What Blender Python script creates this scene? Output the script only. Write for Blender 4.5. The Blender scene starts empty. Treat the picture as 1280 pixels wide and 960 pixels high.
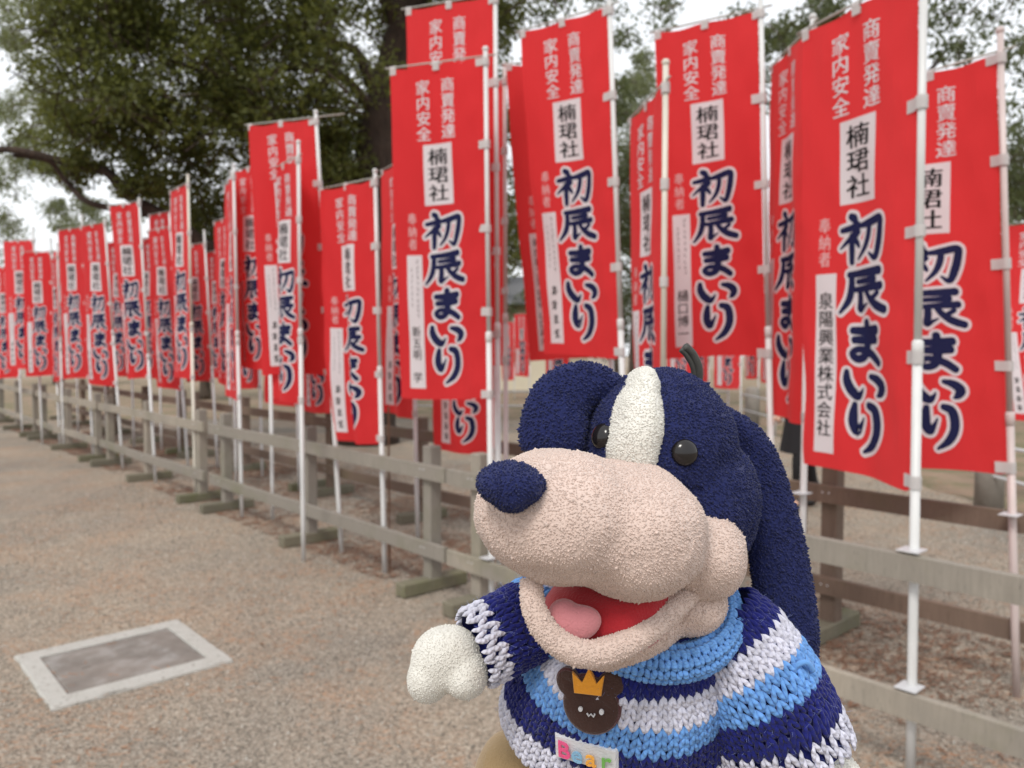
import bpy, bmesh, math, random
import numpy as np
from mathutils import Vector, Matrix, noise
from mathutils.bvhtree import BVHTree
R = math.radians
random.seed(7); rng = np.random.default_rng(7)
SC = bpy.context.scene
COL = SC.collection

# ------------------------------------------------------------ camera, world, sun, exposure
CAMH = 1.55
PITCH = math.atan(45/1000)
cd = bpy.data.cameras.new('camera'); cam = bpy.data.objects.new('camera', cd); COL.objects.link(cam)
cam.location = (0, 0, CAMH); cam.rotation_euler = (math.pi/2 - PITCH, 0, 0)
cd.sensor_width = 36; cd.lens = 28.125; cd.clip_start = 0.02; cd.clip_end = 600
cd.dof.use_dof = True; cd.dof.focus_distance = 0.40; cd.dof.aperture_fstop = 14.0; cd.dof.aperture_blades = 0
SC.camera = cam
world = bpy.data.worlds.new('World'); SC.world = world; world.use_nodes = True
nt = world.node_tree; nt.nodes.clear()
wo = nt.nodes.new('ShaderNodeOutputWorld'); bg = nt.nodes.new('ShaderNodeBackground')
sky = nt.nodes.new('ShaderNodeTexSky'); sky.sky_type = 'NISHITA'; sky.sun_disc = False
sky.sun_elevation = R(52); sky.sun_rotation = R(205); sky.air_density = 1.5; sky.dust_density = 4
mx = nt.nodes.new('ShaderNodeMix'); mx.data_type = 'RGBA'
# an even bright overcast: the Nishita sky seen through a nearly closed white cloud layer
mx.inputs[0].default_value = 0.88
nt.links.new(sky.outputs[0], mx.inputs[6]); mx.inputs[7].default_value = (8.9, 9.1, 9.4, 1)
nt.links.new(mx.outputs[2], bg.inputs[0]); bg.inputs[1].default_value = 0.105
nt.links.new(bg.outputs[0], wo.inputs[0])
sd = bpy.data.lights.new('sun', 'SUN'); sd.energy = 1.5; sd.angle = R(16); sd.color = (1, .96, .9)
so = bpy.data.objects.new('sun', sd); COL.objects.link(so)
sun_dir = Vector((math.sin(R(205))*math.cos(R(52)), math.cos(R(205))*math.cos(R(52)), math.sin(R(52))))
so.rotation_euler = sun_dir.to_track_quat('Z', 'Y').to_euler(); so.location = (0, 0, 30)
SC.view_settings.view_transform = 'Standard'; SC.view_settings.look = 'None'
SC.view_settings.exposure = 0.35; SC.view_settings.gamma = 1.0
SC.view_settings.use_curve_mapping = False
SC.cycles.max_bounces = 6; SC.cycles.transparent_max_bounces = 8

CF = Vector((0, math.cos(PITCH), -math.sin(PITCH))); CU = Vector((0, math.sin(PITCH), math.cos(PITCH))); CR = Vector((1, 0, 0))
CAM = Vector((0, 0, CAMH))
def ray(px, py): return CF + CR*((px-640)/1000) + CU*((480-py)/1000)
def at_y(px, py, Y):
    r = ray(px, py); return CAM + r*(Y/r.y)
def ground(px, py, z=0.0):
    r = ray(px, py); return CAM + r*((z-CAMH)/r.z)
def pxof(P):
    d = Vector(P)-CAM; z = d.dot(CF); return 640+1000*d.dot(CR)/z, 480-1000*d.dot(CU)/z

# ------------------------------------------------------------ materials
class NB:
    def __init__(s, name):
        s.m = bpy.data.materials.new(name); s.m.use_nodes = True; s.t = s.m.node_tree; s.t.nodes.clear()
        s.out = s.n('ShaderNodeOutputMaterial'); s.p = s.n('ShaderNodeBsdfPrincipled'); s.l(s.p.outputs[0], s.out.inputs[0])
        s.tc = s.n('ShaderNodeTexCoord')
    def n(s, k, **kw):
        x = s.t.nodes.new(k)
        for a, b in kw.items(): setattr(x, a, b)
        return x
    def l(s, a, b): s.t.links.new(a, b)
    def noise(s, scale, detail=3, rough=.55, vec=None, sc=None):
        x = s.n('ShaderNodeTexNoise'); x.inputs['Scale'].default_value = scale; x.inputs['Detail'].default_value = detail
        x.inputs['Roughness'].default_value = rough
        v = vec or s.tc.outputs['Object']
        if sc:
            mp = s.n('ShaderNodeMapping'); mp.inputs['Scale'].default_value = sc; s.l(v, mp.inputs[0]); v = mp.outputs[0]
        s.l(v, x.inputs[0]); return x.outputs[0]
    def ramp(s, fac, stops):
        x = s.n('ShaderNodeValToRGB'); e = x.color_ramp.elements
        while len(e) < len(stops): e.new(.5)
        for i, (p, c) in enumerate(stops): e[i].position = p; e[i].color = (*c, 1)
        s.l(fac, x.inputs[0]); return x.outputs[0]
    def mix(s, fac, a, b, mode='MIX'):
        x = s.n('ShaderNodeMix', data_type='RGBA', blend_type=mode)
        for i, v in ((0, fac), (6, a), (7, b)):
            if isinstance(v, (int, float)): x.inputs[i].default_value = v
            elif isinstance(v, tuple): x.inputs[i].default_value = (*v, 1)
            else: s.l(v, x.inputs[i])
        return x.outputs[2]
    def bump(s, h, strength=.3, dist=.01):
        x = s.n('ShaderNodeBump'); x.inputs['Strength'].default_value = strength; x.inputs['Distance'].default_value = dist
        s.l(h, x.inputs['Height']); s.l(x.outputs[0], s.p.inputs['Normal']); return x
    def setp(s, **kw):
        for k, v in kw.items():
            k = k.replace('_', ' ')
            if isinstance(v, tuple): s.p.inputs[k].default_value = (*v, 1)
            elif isinstance(v, (int, float)): s.p.inputs[k].default_value = v
            else: s.l(v, s.p.inputs[k])
    def translucent(s, col, f):
        t = s.n('ShaderNodeBsdfTranslucent'); m = s.n('ShaderNodeMixShader'); m.inputs[0].default_value = f
        if isinstance(col, tuple): t.inputs[0].default_value = (*col, 1)
        else: s.l(col, t.inputs[0])
        s.l(s.p.outputs[0], m.inputs[1]); s.l(t.outputs[0], m.inputs[2]); s.l(m.outputs[0], s.out.inputs[0])
def mul(c, k): return tuple(x*k for x in c)
def simple(name, c, rough=.6, var=.15, scale=12, bump=0, bscale=60, bd=.002, **kw):
    b = NB(name); f = b.noise(scale, 4)
    b.setp(Base_Color=b.mix(f, mul(c, 1-var), mul(c, 1+var)), Roughness=rough, **kw)
    if bump: b.bump(b.noise(bscale, 3), bump, bd)
    return b.m
M = {}
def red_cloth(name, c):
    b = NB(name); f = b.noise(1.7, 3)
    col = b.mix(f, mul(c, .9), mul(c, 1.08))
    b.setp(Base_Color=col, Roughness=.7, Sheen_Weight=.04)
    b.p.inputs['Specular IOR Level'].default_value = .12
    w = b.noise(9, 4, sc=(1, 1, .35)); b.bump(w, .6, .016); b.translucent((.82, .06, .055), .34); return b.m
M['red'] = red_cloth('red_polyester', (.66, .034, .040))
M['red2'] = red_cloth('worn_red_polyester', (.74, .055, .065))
def print_mat(name, c, tr=.2):
    b = NB(name); f = b.noise(14, 3); b.setp(Base_Color=b.mix(f, mul(c, .9), c), Roughness=.75); b.p.inputs['Specular IOR Level'].default_value = .1; b.translucent(c, tr); return b.m
M['white_print'] = print_mat('white_print', (.74, .70, .72))
M['pale_print'] = print_mat('thin_white_print', (.78, .50, .50))
M['navy_print'] = print_mat('navy_print', (.014, .016, .060), .03)
M['black_print'] = print_mat('black_print', (.012, .012, .013), .03)
M['tab'] = print_mat('white_webbing', (.66, .63, .62), .25)
def pole_mat(name, c):
    b = NB(name); f = b.noise(6, 5, sc=(1, 1, .4)); b.setp(Base_Color=b.mix(b.ramp(f, [(.35, (0,0,0)), (.62, (1,1,1))]), mul(c, .82), c), Roughness=.38); return b.m
M['pole'] = pole_mat('white_painted_steel', (.66, .66, .65))
M['pole_pink'] = pole_mat('pinkish_white_steel', (.60, .50, .48))
M['pole_cream'] = pole_mat('cream_white_steel', (.66, .62, .53))
M['bar'] = simple('grey_steel_bar', (.42, .40, .36), .45)
M['rust'] = simple('rusty_steel', (.12, .06, .035), .85, .4, 60, .4, 150)
M['metal'] = simple('galvanised_bracket', (.55, .55, .56), .35, .1)
def wood(name, c, moss=.5):
    b = NB(name); oi = b.n('ShaderNodeObjectInfo')
    g = b.noise(3.5, 6, .65, sc=(22, 22, 2.2)); lo = b.noise(2.2, 3)
    base = b.mix(g, mul(c, .62), mul(c, 1.3)); rnd = b.ramp(oi.outputs['Random'], [(0, (.80,)*3), (1, (1.12, 1.08, 1.02))]); base = b.mix(1.0, base, rnd, 'MULTIPLY')
    sp = b.noise(60, 4, .7, sc=(1.5, 1.5, .25)); base = b.mix(b.ramp(sp, [(.60, (0,0,0)), (.68, (.55,)*3)]), base, mul(c, .35))
    base = b.mix(b.ramp(lo, [(.35, (0,0,0)), (.75, (1,1,1))]), base, mul(c, .75))
    mo = b.ramp(b.noise(1.3, 5, .7), [(.5, (0,0,0)), (.72, (moss,)*3)])
    base = b.mix(mo, base, (.13, .14, .055))
    b.setp(Base_Color=base, Roughness=.88); b.p.inputs['Specular IOR Level'].default_value = .2
    b.bump(g, .5, .004); return b.m
M['wood'] = wood('weathered_grey_wood', (.32, .29, .25), .45)
M['wood_brown'] = wood('weathered_brown_wood', (.20, .148, .118), .3)
M['wood_foot'] = wood('mossy_grey_wood', (.20, .185, .14), .8)

def ground_mat():
    b = NB('gravel'); v = b.tc.outputs['Object']
    vo = b.n('ShaderNodeTexVoronoi'); vo.inputs['Scale'].default_value = 118; b.l(v, vo.inputs[0])
    sep = b.n('ShaderNodeSeparateColor'); b.l(vo.outputs['Color'], sep.inputs[0])
    peb = b.ramp(sep.outputs[0], [(0, (.13, .115, .095)), (.35, (.285, .245, .20)), (.7, (.36, .305, .25)), (1, (.50, .455, .39))])
    big = b.ramp(b.noise(.55, 4, .6), [(.33, (.74, .76, .77)), (.67, (1.10, 1.05, .98))])
    col = b.mix(1.0, peb, big, 'MULTIPLY')
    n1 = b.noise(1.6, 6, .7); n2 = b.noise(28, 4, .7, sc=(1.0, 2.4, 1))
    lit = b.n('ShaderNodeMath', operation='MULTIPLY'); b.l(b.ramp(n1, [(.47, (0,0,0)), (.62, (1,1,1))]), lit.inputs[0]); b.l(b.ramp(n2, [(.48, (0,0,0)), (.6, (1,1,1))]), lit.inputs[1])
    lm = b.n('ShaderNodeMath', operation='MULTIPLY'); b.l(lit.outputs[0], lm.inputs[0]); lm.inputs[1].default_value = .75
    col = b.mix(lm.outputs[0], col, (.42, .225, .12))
    b.setp(Base_Color=col, Roughness=.95); b.p.inputs['Specular IOR Level'].default_value = .15
    b.bump(vo.outputs['Distance'], .6, .008); return b.m
M['gravel'] = ground_mat()
def litter_ground():
    b = NB('leaf_litter_soil'); n = b.noise(1.2, 6, .7); n2 = b.noise(30, 4, .7)
    c = b.mix(n2, (.20, .13, .085), (.36, .26, .18)); c = b.mix(b.ramp(n, [(.45, (0,0,0)), (.6, (.75,)*3)]), c, (.12, .125, .05))
    b.setp(Base_Color=c, Roughness=.95); b.bump(n2, .7, .02); return b.m
M['litter'] = litter_ground()
M['concrete'] = simple('pale_concrete', (.50, .48, .46), .85, .16, 9, .5, 90, .003)
def cover_mat():
    b = NB('dull_cast_cover'); n = b.noise(7, 5, .65); s = b.noise(2.5, 2)
    c = b.ramp(n, [(.36, (.085, .08, .07)), (.5, (.155, .148, .135)), (.62, (.30, .30, .29))])
    b.setp(Base_Color=b.mix(s, c, (.25, .21, .18)), Roughness=.7); b.bump(n, .3, .003); return b.m
M['cover'] = cover_mat()
def old_concrete():
    b = NB('old_concrete'); n = b.noise(11, 5, .7); m = b.noise(45, 3, .7); sp = b.noise(60, 2)
    c = b.mix(n, (.34, .325, .29), (.50, .49, .46)); c = b.mix(b.ramp(m, [(.58, (0,0,0)), (.66, (.7,)*3)]), c, (.17, .15, .12))
    b.setp(Base_Color=c, Roughness=.95); b.bump(sp, .6, .004); return b.m
M['concrete'] = old_concrete()
def bark(name, c):
    b = NB(name); n = b.noise(9, 6, .7, sc=(1, 1, .35)); b.setp(Base_Color=b.mix(b.ramp(n, [(.35, (0,0,0)), (.65, (1,1,1))]), mul(c, .5), mul(c, 1.3)), Roughness=.95)
    b.bump(n, .9, .05); return b.m
M['bark'] = bark('dark_bark', (.055, .036, .026)); M['bark2'] = bark('grey_bark', (.11, .085, .065))
def leaf(name, c1, c2, tr):
    b = NB(name); g = b.n('ShaderNodeNewGeometry'); n = b.noise(.9, 3)
    c = b.mix(g.outputs['Random Per Island'], c1, c2)
    c = b.mix(b.ramp(n, [(.35, (0,0,0)), (.7, (.6,)*3)]), c, mul(c2, 1.25))
    b.setp(Base_Color=c, Roughness=.42); b.p.inputs['Specular IOR Level'].default_value = .35
    b.translucent(b.mix(.5, c, (tr[0], tr[1], tr[2])), .42); return b.m
M['leaf'] = leaf('camphor_leaves', (.055, .066, .017), (.13, .145, .036), (.27, .29, .06))
M['leaf2'] = leaf('pale_green_leaves', (.10, .12, .055), (.19, .21, .10), (.25, .28, .10))
M['leaf3'] = leaf('deep_green_leaves', (.055, .07, .03), (.12, .14, .06), (.18, .22, .07))
M['cream_wall'] = simple('cream_plaster', (.72, .66, .52), .9, .06, 3)
M['roof'] = simple('grey_roof_tile', (.12, .12, .125), .7, .2, 5)
M['glass_dark'] = simple('dark_window', (.03, .035, .04), .15)
M['stone'] = simple('grey_stone', (.27, .25, .22), .9, .25, 12, .6, 60, .006)

# ------------------------------------------------------------ object helpers
def tag(o, label=None, cat=None, group=None, kind=None):
    for k, v in (('label', label), ('category', cat), ('group', group), ('kind', kind)):
        if v: o[k] = v
    return o
def link(name, me, mat=None, parent=None, smooth=False):
    o = bpy.data.objects.new(name, me); COL.objects.link(o)
    if mat is not None:
        for mm in (mat if isinstance(mat, (list, tuple)) else [mat]): me.materials.append(mm)
    if parent: o.parent = parent
    if smooth and len(me.polygons): me.polygons.foreach_set('use_smooth', [True]*len(me.polygons))
    return o
def empty(name, loc=(0,0,0), rz=0, **kw):
    o = bpy.data.objects.new(name, None); COL.objects.link(o); o.location = loc; o.rotation_euler = (0,0,rz)
    o.empty_display_size = .1; tag(o, **kw); return o
def mesh_np(name, V, F):
    """V (n,3) float, F (m,k) int"""
    me = bpy.data.meshes.new(name); V = np.asarray(V, np.float32); F = np.asarray(F, np.int32); k = F.shape[1]
    me.vertices.add(len(V)); me.vertices.foreach_set('co', V.ravel())
    me.loops.add(F.size); me.loops.foreach_set('vertex_index', F.ravel())
    me.polygons.add(len(F)); me.polygons.foreach_set('loop_start', np.arange(0, F.size, k, dtype=np.int32))
    me.polygons.foreach_set('loop_total', np.full(len(F), k, np.int32)); me.update(calc_edges=True); return me
class MB:
    def __init__(s): s.v = []; s.f = []
    def add(s, v, f):
        o = len(s.v); s.v += [tuple(x) for x in v]; s.f += [tuple(i+o for i in q) for q in f]; return s
    def box(s, c, size, rz=0, ax=None, bev=0):
        c = Vector(c); hx, hy, hz = [x/2 for x in size]
        m = ax if ax is not None else Matrix.Rotation(rz, 3, 'Z')
        if bev:
            b = bev; vs = []; fs = []
            bm = bmesh.new(); bmesh.ops.create_cube(bm, size=1)
            for v in bm.verts: v.co = Vector((v.co.x*size[0], v.co.y*size[1], v.co.z*size[2]))
            bmesh.ops.bevel(bm, geom=bm.edges[:], offset=b, segments=1, affect='EDGES')
            bm.verts.index_update()
            vs = [c + m @ v.co for v in bm.verts]; fs = [[v.index for v in f.verts] for f in bm.faces]; bm.free()
            return s.add(vs, fs)
        vs = [c + m @ Vector((x*hx, y*hy, z*hz)) for z in (-1,1) for y in (-1,1) for x in (-1,1)]
        return s.add(vs, [(0,2,3,1),(4,5,7,6),(0,1,5,4),(2,6,7,3),(0,4,6,2),(1,3,7,5)])
    def tube(s, pts, rad, n=8, caps=True):
        pts = [Vector(p) for p in pts]
        if not isinstance(rad, (list, tuple)): rad = [rad]*len(pts)
        base = len(s.v); up = None
        for i, p in enumerate(pts):
            d = (pts[min(i+1, len(pts)-1)] - pts[max(i-1, 0)])
            if d.length < 1e-9: d = Vector((0,0,1))
            d.normalize()
            if up is None: up = Vector((1,0,0)) if abs(d.x) < .8 else Vector((0,1,0))
            a = (up - d*up.dot(d)).normalized(); b = d.cross(a); up = a
            for k in range(n):
                t = 2*math.pi*k/n; s.v.append(tuple(p + (a*math.cos(t) + b*math.sin(t))*rad[i]))
        for i in range(len(pts)-1):
            for k in range(n):
                k2 = (k+1) % n; s.f.append((base+i*n+k, base+i*n+k2, base+(i+1)*n+k2, base+(i+1)*n+k))
        if caps:
            s.f.append(tuple(base+k for k in reversed(range(n)))); e = base+(len(pts)-1)*n; s.f.append(tuple(e+k for k in range(n)))
        return s
    def build(s, name, mat, parent=None, smooth=False):
        me = bpy.data.meshes.new(name); me.from_pydata(s.v, [], s.f); me.update()
        return link(name, me, mat, parent, smooth)

# ------------------------------------------------------------ ground
bm = bmesh.new(); bmesh.ops.create_grid(bm, x_segments=2, y_segments=2, size=150)
me = bpy.data.meshes.new('ground'); bm.to_mesh(me); bm.free()
g = link('ground', me, M['gravel']); tag(g, 'tan gravel court with scattered pine needles', None, None, 'structure')
# the planted strip behind the pipe fence, 4 mm above the gravel
V = []; 
edge = [(4.75+.12*math.sin(y*1.3)+.05*math.sin(y*4.1), y, .004) for y in np.linspace(3, 60, 90)]
mb = MB(); vs = edge + [(60, p[1], .004) for p in edge]; n = len(edge)
mb.add(vs, [(i, i+n, i+n+1, i+1) for i in range(n-1)]); o = mb.build('planted_strip', M['litter']); tag(o, 'brown leaf litter bed beyond the pipe fence', None, None, 'structure')
y0 = [(x, 17.2+.15*math.sin(x*1.7), .008) for x in np.linspace(-25, 5.2, 90)]
mb = MB(); vs = y0 + [(p[0], 60, .008) for p in y0]; mb.add(vs, [(i, i+1, i+91, i+90) for i in range(89)])
o = mb.build('litter_bed', M['litter']); tag(o, 'litter covered soil under the far trees', None, None, 'structure')

# loose stones and pine needles on the near gravel
def scatter_stones(n):
    x = rng.uniform(-4.5, 4.5, n); y = 1.6 + rng.random(n)**1.5*9
    keep = np.abs(x) < y*.72+.3; x = x[keep]; y = y[keep]; n = len(x)
    r = rng.uniform(.0018, .0050, n)*(1+.1*y); c = np.stack([x, y, r*.35], 1)
    ang = rng.uniform(0, 6.28, n); el = rng.uniform(.7, 1.3, n)
    b = np.array([[1,0,0],[0,1,0],[-1,0,0],[0,-1,0],[0,0,.75],[0,0,-.6]])
    V = np.repeat(b[None], n, 0)*r[:,None,None]; V[:,:,0] *= el[:,None]
    V += rng.normal(0, 1, V.shape)*r[:,None,None]*.16
    ca, sa = np.cos(ang)[:,None], np.sin(ang)[:,None]
    X = V[:,:,0]*ca - V[:,:,1]*sa; Y = V[:,:,0]*sa + V[:,:,1]*ca; V[:,:,0] = X; V[:,:,1] = Y
    V += c[:,None]
    f = np.array([[0,1,4],[1,2,4],[2,3,4],[3,0,4],[1,0,5],[2,1,5],[3,2,5],[0,3,5]])
    F = (f[None] + (np.arange(n)*6)[:,None,None]).reshape(-1, 3)
    return mesh_np('loose_gravel', V.reshape(-1,3), F)
b = NB('loose_pebbles'); gg = b.n('ShaderNodeNewGeometry')
b.setp(Base_Color=b.ramp(gg.outputs['Random Per Island'], [(0, (.15,.135,.115)), (.4, (.31,.27,.22)), (.8, (.40,.345,.29)), (1, (.60,.57,.52))]), Roughness=.9)
o = link('loose_gravel', scatter_stones(70000), b.m); tag(o, 'loose tan and grey gravel stones on the court', None, None, 'stuff')
def needles(n):
    x = rng.uniform(-4.5, 5, n); y = 1.6 + rng.random(n)**1.3*9
    k = np.array([noise.noise(Vector((a*1.1, c*1.1, 3))) for a, c in zip(x, y)]) + rng.normal(0, .15, n) > .05
    x = x[k]; y = y[k]; n = len(x); a = rng.normal(.2, .8, n); L = rng.uniform(.02, .055, n); w = .0016
    dx, dy = np.cos(a)*L/2, np.sin(a)*L/2; nx, ny = -np.sin(a)*w, np.cos(a)*w; z = rng.uniform(.007, .013, n)
    V = np.stack([np.stack([x-dx-nx, y-dy-ny, z], 1), np.stack([x+dx-nx, y+dy-ny, z], 1), np.stack([x+dx+nx, y+dy+ny, z+.001], 1), np.stack([x-dx+nx, y-dy+ny, z+.001], 1)], 1)
    return mesh_np('pine_needles', V.reshape(-1,3), np.arange(n*4).reshape(-1, 4))
o = link('pine_needles', needles(16000), simple('dry_needles', (.34, .17, .085), .9, .35, 3)); tag(o, 'dry orange brown pine needles strewn over the gravel', None, None, 'stuff')

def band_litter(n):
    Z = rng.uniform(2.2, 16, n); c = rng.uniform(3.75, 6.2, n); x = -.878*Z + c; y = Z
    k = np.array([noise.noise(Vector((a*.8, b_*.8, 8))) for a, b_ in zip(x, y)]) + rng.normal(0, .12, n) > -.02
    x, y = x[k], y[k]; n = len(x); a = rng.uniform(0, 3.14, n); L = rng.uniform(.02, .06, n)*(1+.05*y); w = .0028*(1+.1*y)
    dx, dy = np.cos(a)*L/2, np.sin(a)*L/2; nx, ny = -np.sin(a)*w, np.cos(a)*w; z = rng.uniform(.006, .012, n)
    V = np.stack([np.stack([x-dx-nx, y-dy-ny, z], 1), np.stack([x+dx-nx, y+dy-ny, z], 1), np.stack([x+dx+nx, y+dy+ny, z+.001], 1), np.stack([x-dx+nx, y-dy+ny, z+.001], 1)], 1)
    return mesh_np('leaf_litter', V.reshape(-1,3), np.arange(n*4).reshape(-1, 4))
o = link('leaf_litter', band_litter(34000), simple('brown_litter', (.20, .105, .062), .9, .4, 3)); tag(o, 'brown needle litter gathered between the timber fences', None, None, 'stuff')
# ------------------------------------------------------------ access cover in a concrete frame
outer = [ground(18, 823, .006), ground(222, 774, .006), ground(292, 828, .006), ground(65, 886, .006)]
cen = sum(outer, Vector())/4
e1 = ((outer[1]-outer[0])+(outer[2]-outer[3]))/2; e2 = ((outer[3]-outer[0])+(outer[2]-outer[1]))/2
ax1 = e1.normalized(); ax2 = Vector((-ax1.y, ax1.x, 0)); 
if ax2.dot(e2) < 0: ax2 = -ax2
hw, hh = e1.length/2, e2.dot(ax2)/2
C0 = Vector((cen.x, cen.y, 0)); t = empty('access_cover', C0, 0, label='rectangular grey access cover set in a pale concrete frame in the gravel', cat='manhole cover')
skew = (e2 - ax2*e2.dot(ax2)).dot(ax1)/2/hh
def loc2(a, b_, z): p = ax1*(a + b_*skew) + ax2*b_; return Vector((p.x, p.y, z))
def frame_mesh():
    mb = MB(); iw, ih = hw*.78, hh*.72; N = 10
    def loop(w, h, z, j=0):
        pts = []
        for (a0,b0),(a1,b1) in (((-1,-1),(1,-1)),((1,-1),(1,1)),((1,1),(-1,1)),((-1,1),(-1,-1))):
            for k in range(N):
                tt = k/N; p = loc2((a0+(a1-a0)*tt)*w, (b0+(b1-b0)*tt)*h, z)
                if j: p += Vector((random.uniform(-j, j), random.uniform(-j, j), 0))
                pts.append(p)
        return pts
    L = [loop(hw*1.01, hh*1.01, -.02, .004), loop(hw, hh, .010, .006), loop(hw*.985, hh*.98, .016, .002), loop(iw*1.01, ih*1.01, .016), loop(iw, ih, .012), loop(iw, ih, -.02)]
    n = 4*N; v = [p for l in L for p in l]; f = []
    for i in range(len(L)-1):
        for k in range(n): f.append((i*n+k, i*n+(k+1)%n, (i+1)*n+(k+1)%n, (i+1)*n+k))
    mb.add(v, f); return mb
frame_mesh().build('concrete_frame', M['concrete'], t)
mb = MB(); iw, ih = hw*.775, hh*.712
v = [loc2(a*iw*k, b_*ih*k2, z) for (k, k2, z) in ((1, 1, .0065), (.95, .92, .0065), (.94, .905, .0095)) for a, b_ in ((-1,-1),(1,-1),(1,1),(-1,1))]
mb.add(v, [(0,1,5,4),(1,2,6,5),(2,3,7,6),(3,0,4,7),(4,5,9,8),(5,6,10,9),(6,7,11,10),(7,4,8,11),(8,9,10,11)])
mb.build('metal_cover', M['cover'], t)
mb = MB()
for sx in (-1, 1): mb.tube([loc2(sx*iw*.55-.02, 0, .011), loc2(sx*iw*.55+.02, 0, .011)], .003, 6)
mb.build('lifting_handle', M['cover'], t)

leafm = [simple('fallen_brown_leaf', (.23, .11, .05), .8, .3, 30), simple('fallen_ochre_leaf', (.46, .32, .12), .8, .3, 30)]
def fallen(px, py, k, s_, label):
    p = ground(px, py, .012); mb = MB(); n = 7
    pts = [(s_*math.cos(t)*(1 if i % 2 else .72), s_*.55*math.sin(t)*(1 if i % 2 else .8), .004*math.sin(t*3+k)+.006) for i, t in enumerate([2*math.pi*j/(2*n) for j in range(2*n)])]
    mb.add([(0,0,.002)]+pts, [(0, i+1, (i+1) % (2*n)+1) for i in range(2*n)]); o = mb.build('fallen_leaf', leafm[k % 2]); o.location = p; o.rotation_euler = (random.uniform(-.2,.2), random.uniform(-.2,.2), k*1.3)
    tag(o, label, 'leaf', 'fallen leaves on the gravel')
fallen(193, 913, 0, .020, 'curled brown fallen leaf on the gravel below the access cover')
fallen(328, 806, 2, .016, 'dark fallen leaf on the gravel right of the access cover')
fallen(75, 571, 1, .035, 'pale ochre fallen leaf near the front fence at the far left')
fallen(300, 700, 1, .012, 'small ochre fallen leaf in the open gravel above the access cover')
fallen(420, 860, 2, .012, 'small brown fallen leaf on the gravel left of the white paw')
# ------------------------------------------------------------ timber rail fences
FD = Vector((-math.sin(math.atan(.878)), math.cos(math.atan(.878)), 0)); FN = Vector((FD.y, -FD.x, 0))  # FN points to the far side
def fpt(c, Z, z=0, off=0): return Vector((-.878*Z + c, Z, z)) + FN*off
FANG = math.atan2(FD.y, FD.x)
AX = Matrix((FD, FN, Vector((0,0,1)))).transposed()
post_me = {}
def fence(c, Zs, mat, footmat, label, brackets=()):
    root_p = fpt(c, Zs[1]); t = empty('wooden_fence', root_p, FANG, label=label, cat='fence', group='low timber rail fences around the banner poles')
    inv = lambda p: Vector(((p-root_p).dot(FD), (p-root_p).dot(Vector((-FD.y, FD.x, 0))), p.z))
    I3 = Matrix.Identity(3)
    a = inv(fpt(c, Zs[0])).x - .235; e = inv(fpt(c, Zs[-1])).x + .235; L = e-a
    for z in (.775, .28):
        mb = MB(); N = max(2, int(L/.4)); sec = [(-.016,-.047),(.016,-.047),(.016,.044),(.013,.047),(-.013,.047),(-.016,.044)]
        j = random.random()*9
        v = [Vector((a+L*i/N, y_ + .003*math.sin(i*1.1+j), z_ + z + .004*math.sin(i*.7+j))) for i in range(N+1) for (y_, z_) in sec]
        f = [(i*6+k, i*6+(k+1)%6, (i+1)*6+(k+1)%6, (i+1)*6+k) for i in range(N) for k in range(6)]
        f += [tuple(range(5,-1,-1)), tuple(N*6+k for k in range(6))]
        mb.add(v, f); r = mb.build('rail', mat, t)
        for Z in Zs:
            x = inv(fpt(c, Z)).x
            for s in (-.018, .018):
                b2 = MB(); b2.tube([(x+s, .0165, z+.01), (x+s, .0195, z+.01)], .005, 8); b2.build('screw', M['metal'], r)
    for Z in Zs:
        x = inv(fpt(c, Z)).x
        # local +y is toward the camera side; posts stand behind the rails
        mb = MB(); mb.box((x, -.016-.045-.001, .495), (.088, .088, .87), bev=.006); p = mb.build('post', mat, t)
        mb = MB(); mb.box((x, -.06, .045), (.10, .50, .085), bev=.008); mb.build('foot', footmat, t)
    return t, inv
fr = fence
secs = [(2.05, 3.37, 4.66), (5.03, 6.28, 7.55), (8.03, 9.3, 10.5), (10.95, 12.2, 13.5), (14.0, 15.2, 16.5), (17, 18.3, 19.6)]
lab = ['grey timber fence section nearest the camera, running out at the right edge', 'grey timber fence section just left of the toy dog',
 'grey timber fence section farther left with close paired posts at its near end', 'fourth section of the front timber fence, at the left under the small banners', 'distant front fence section reaching the left edge of the photo', 'farthest section of the front timber fence beyond the left edge banners']
for s, l in zip(secs, lab): fence(3.86, s, M['wood'], M['wood_foot'], l)
secs2 = [(2.75, 4.22, 5.45), (5.8, 7.1, 8.35), (8.7, 10, 11.3), (11.7, 13, 14.3), (14.7, 16, 17.3)]
lab2 = ['brown timber fence section of the second row, behind the largest banner at the right', 'brown second row fence section behind the toy dog', 'brown second row timber fence section behind the middle banners',
 'brown second row timber fence section behind the left banners', 'farthest brown second row fence section at the left']
for s, l in zip(secs2, lab2): fence(5.38, s, M['wood_brown'], M['wood_foot'], l)

# ------------------------------------------------------------ glyphs and flat banner artwork
_tc = bpy.data.curves.new('glyph', 'FONT'); _to = bpy.data.objects.new('glyph', _tc); COL.objects.link(_to)
_tc.resolution_u = 3
_gc = {}
def glyph(ch, bold=.012):
    k = (ch, bold)
    if k not in _gc:
        _tc.body = ch; _tc.offset = bold; bpy.context.view_layer.update()
        me = bpy.data.meshes.new_from_object(_to.evaluated_get(bpy.context.evaluated_depsgraph_get()))
        V = [(v.co.x, v.co.y) for v in me.vertices]; F = [tuple(p.vertices) for p in me.polygons]
        bpy.data.meshes.remove(me)
        _gc[k] = (V, F)
    return _gc[k]
BW, BH = .60, 1.80
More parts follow.
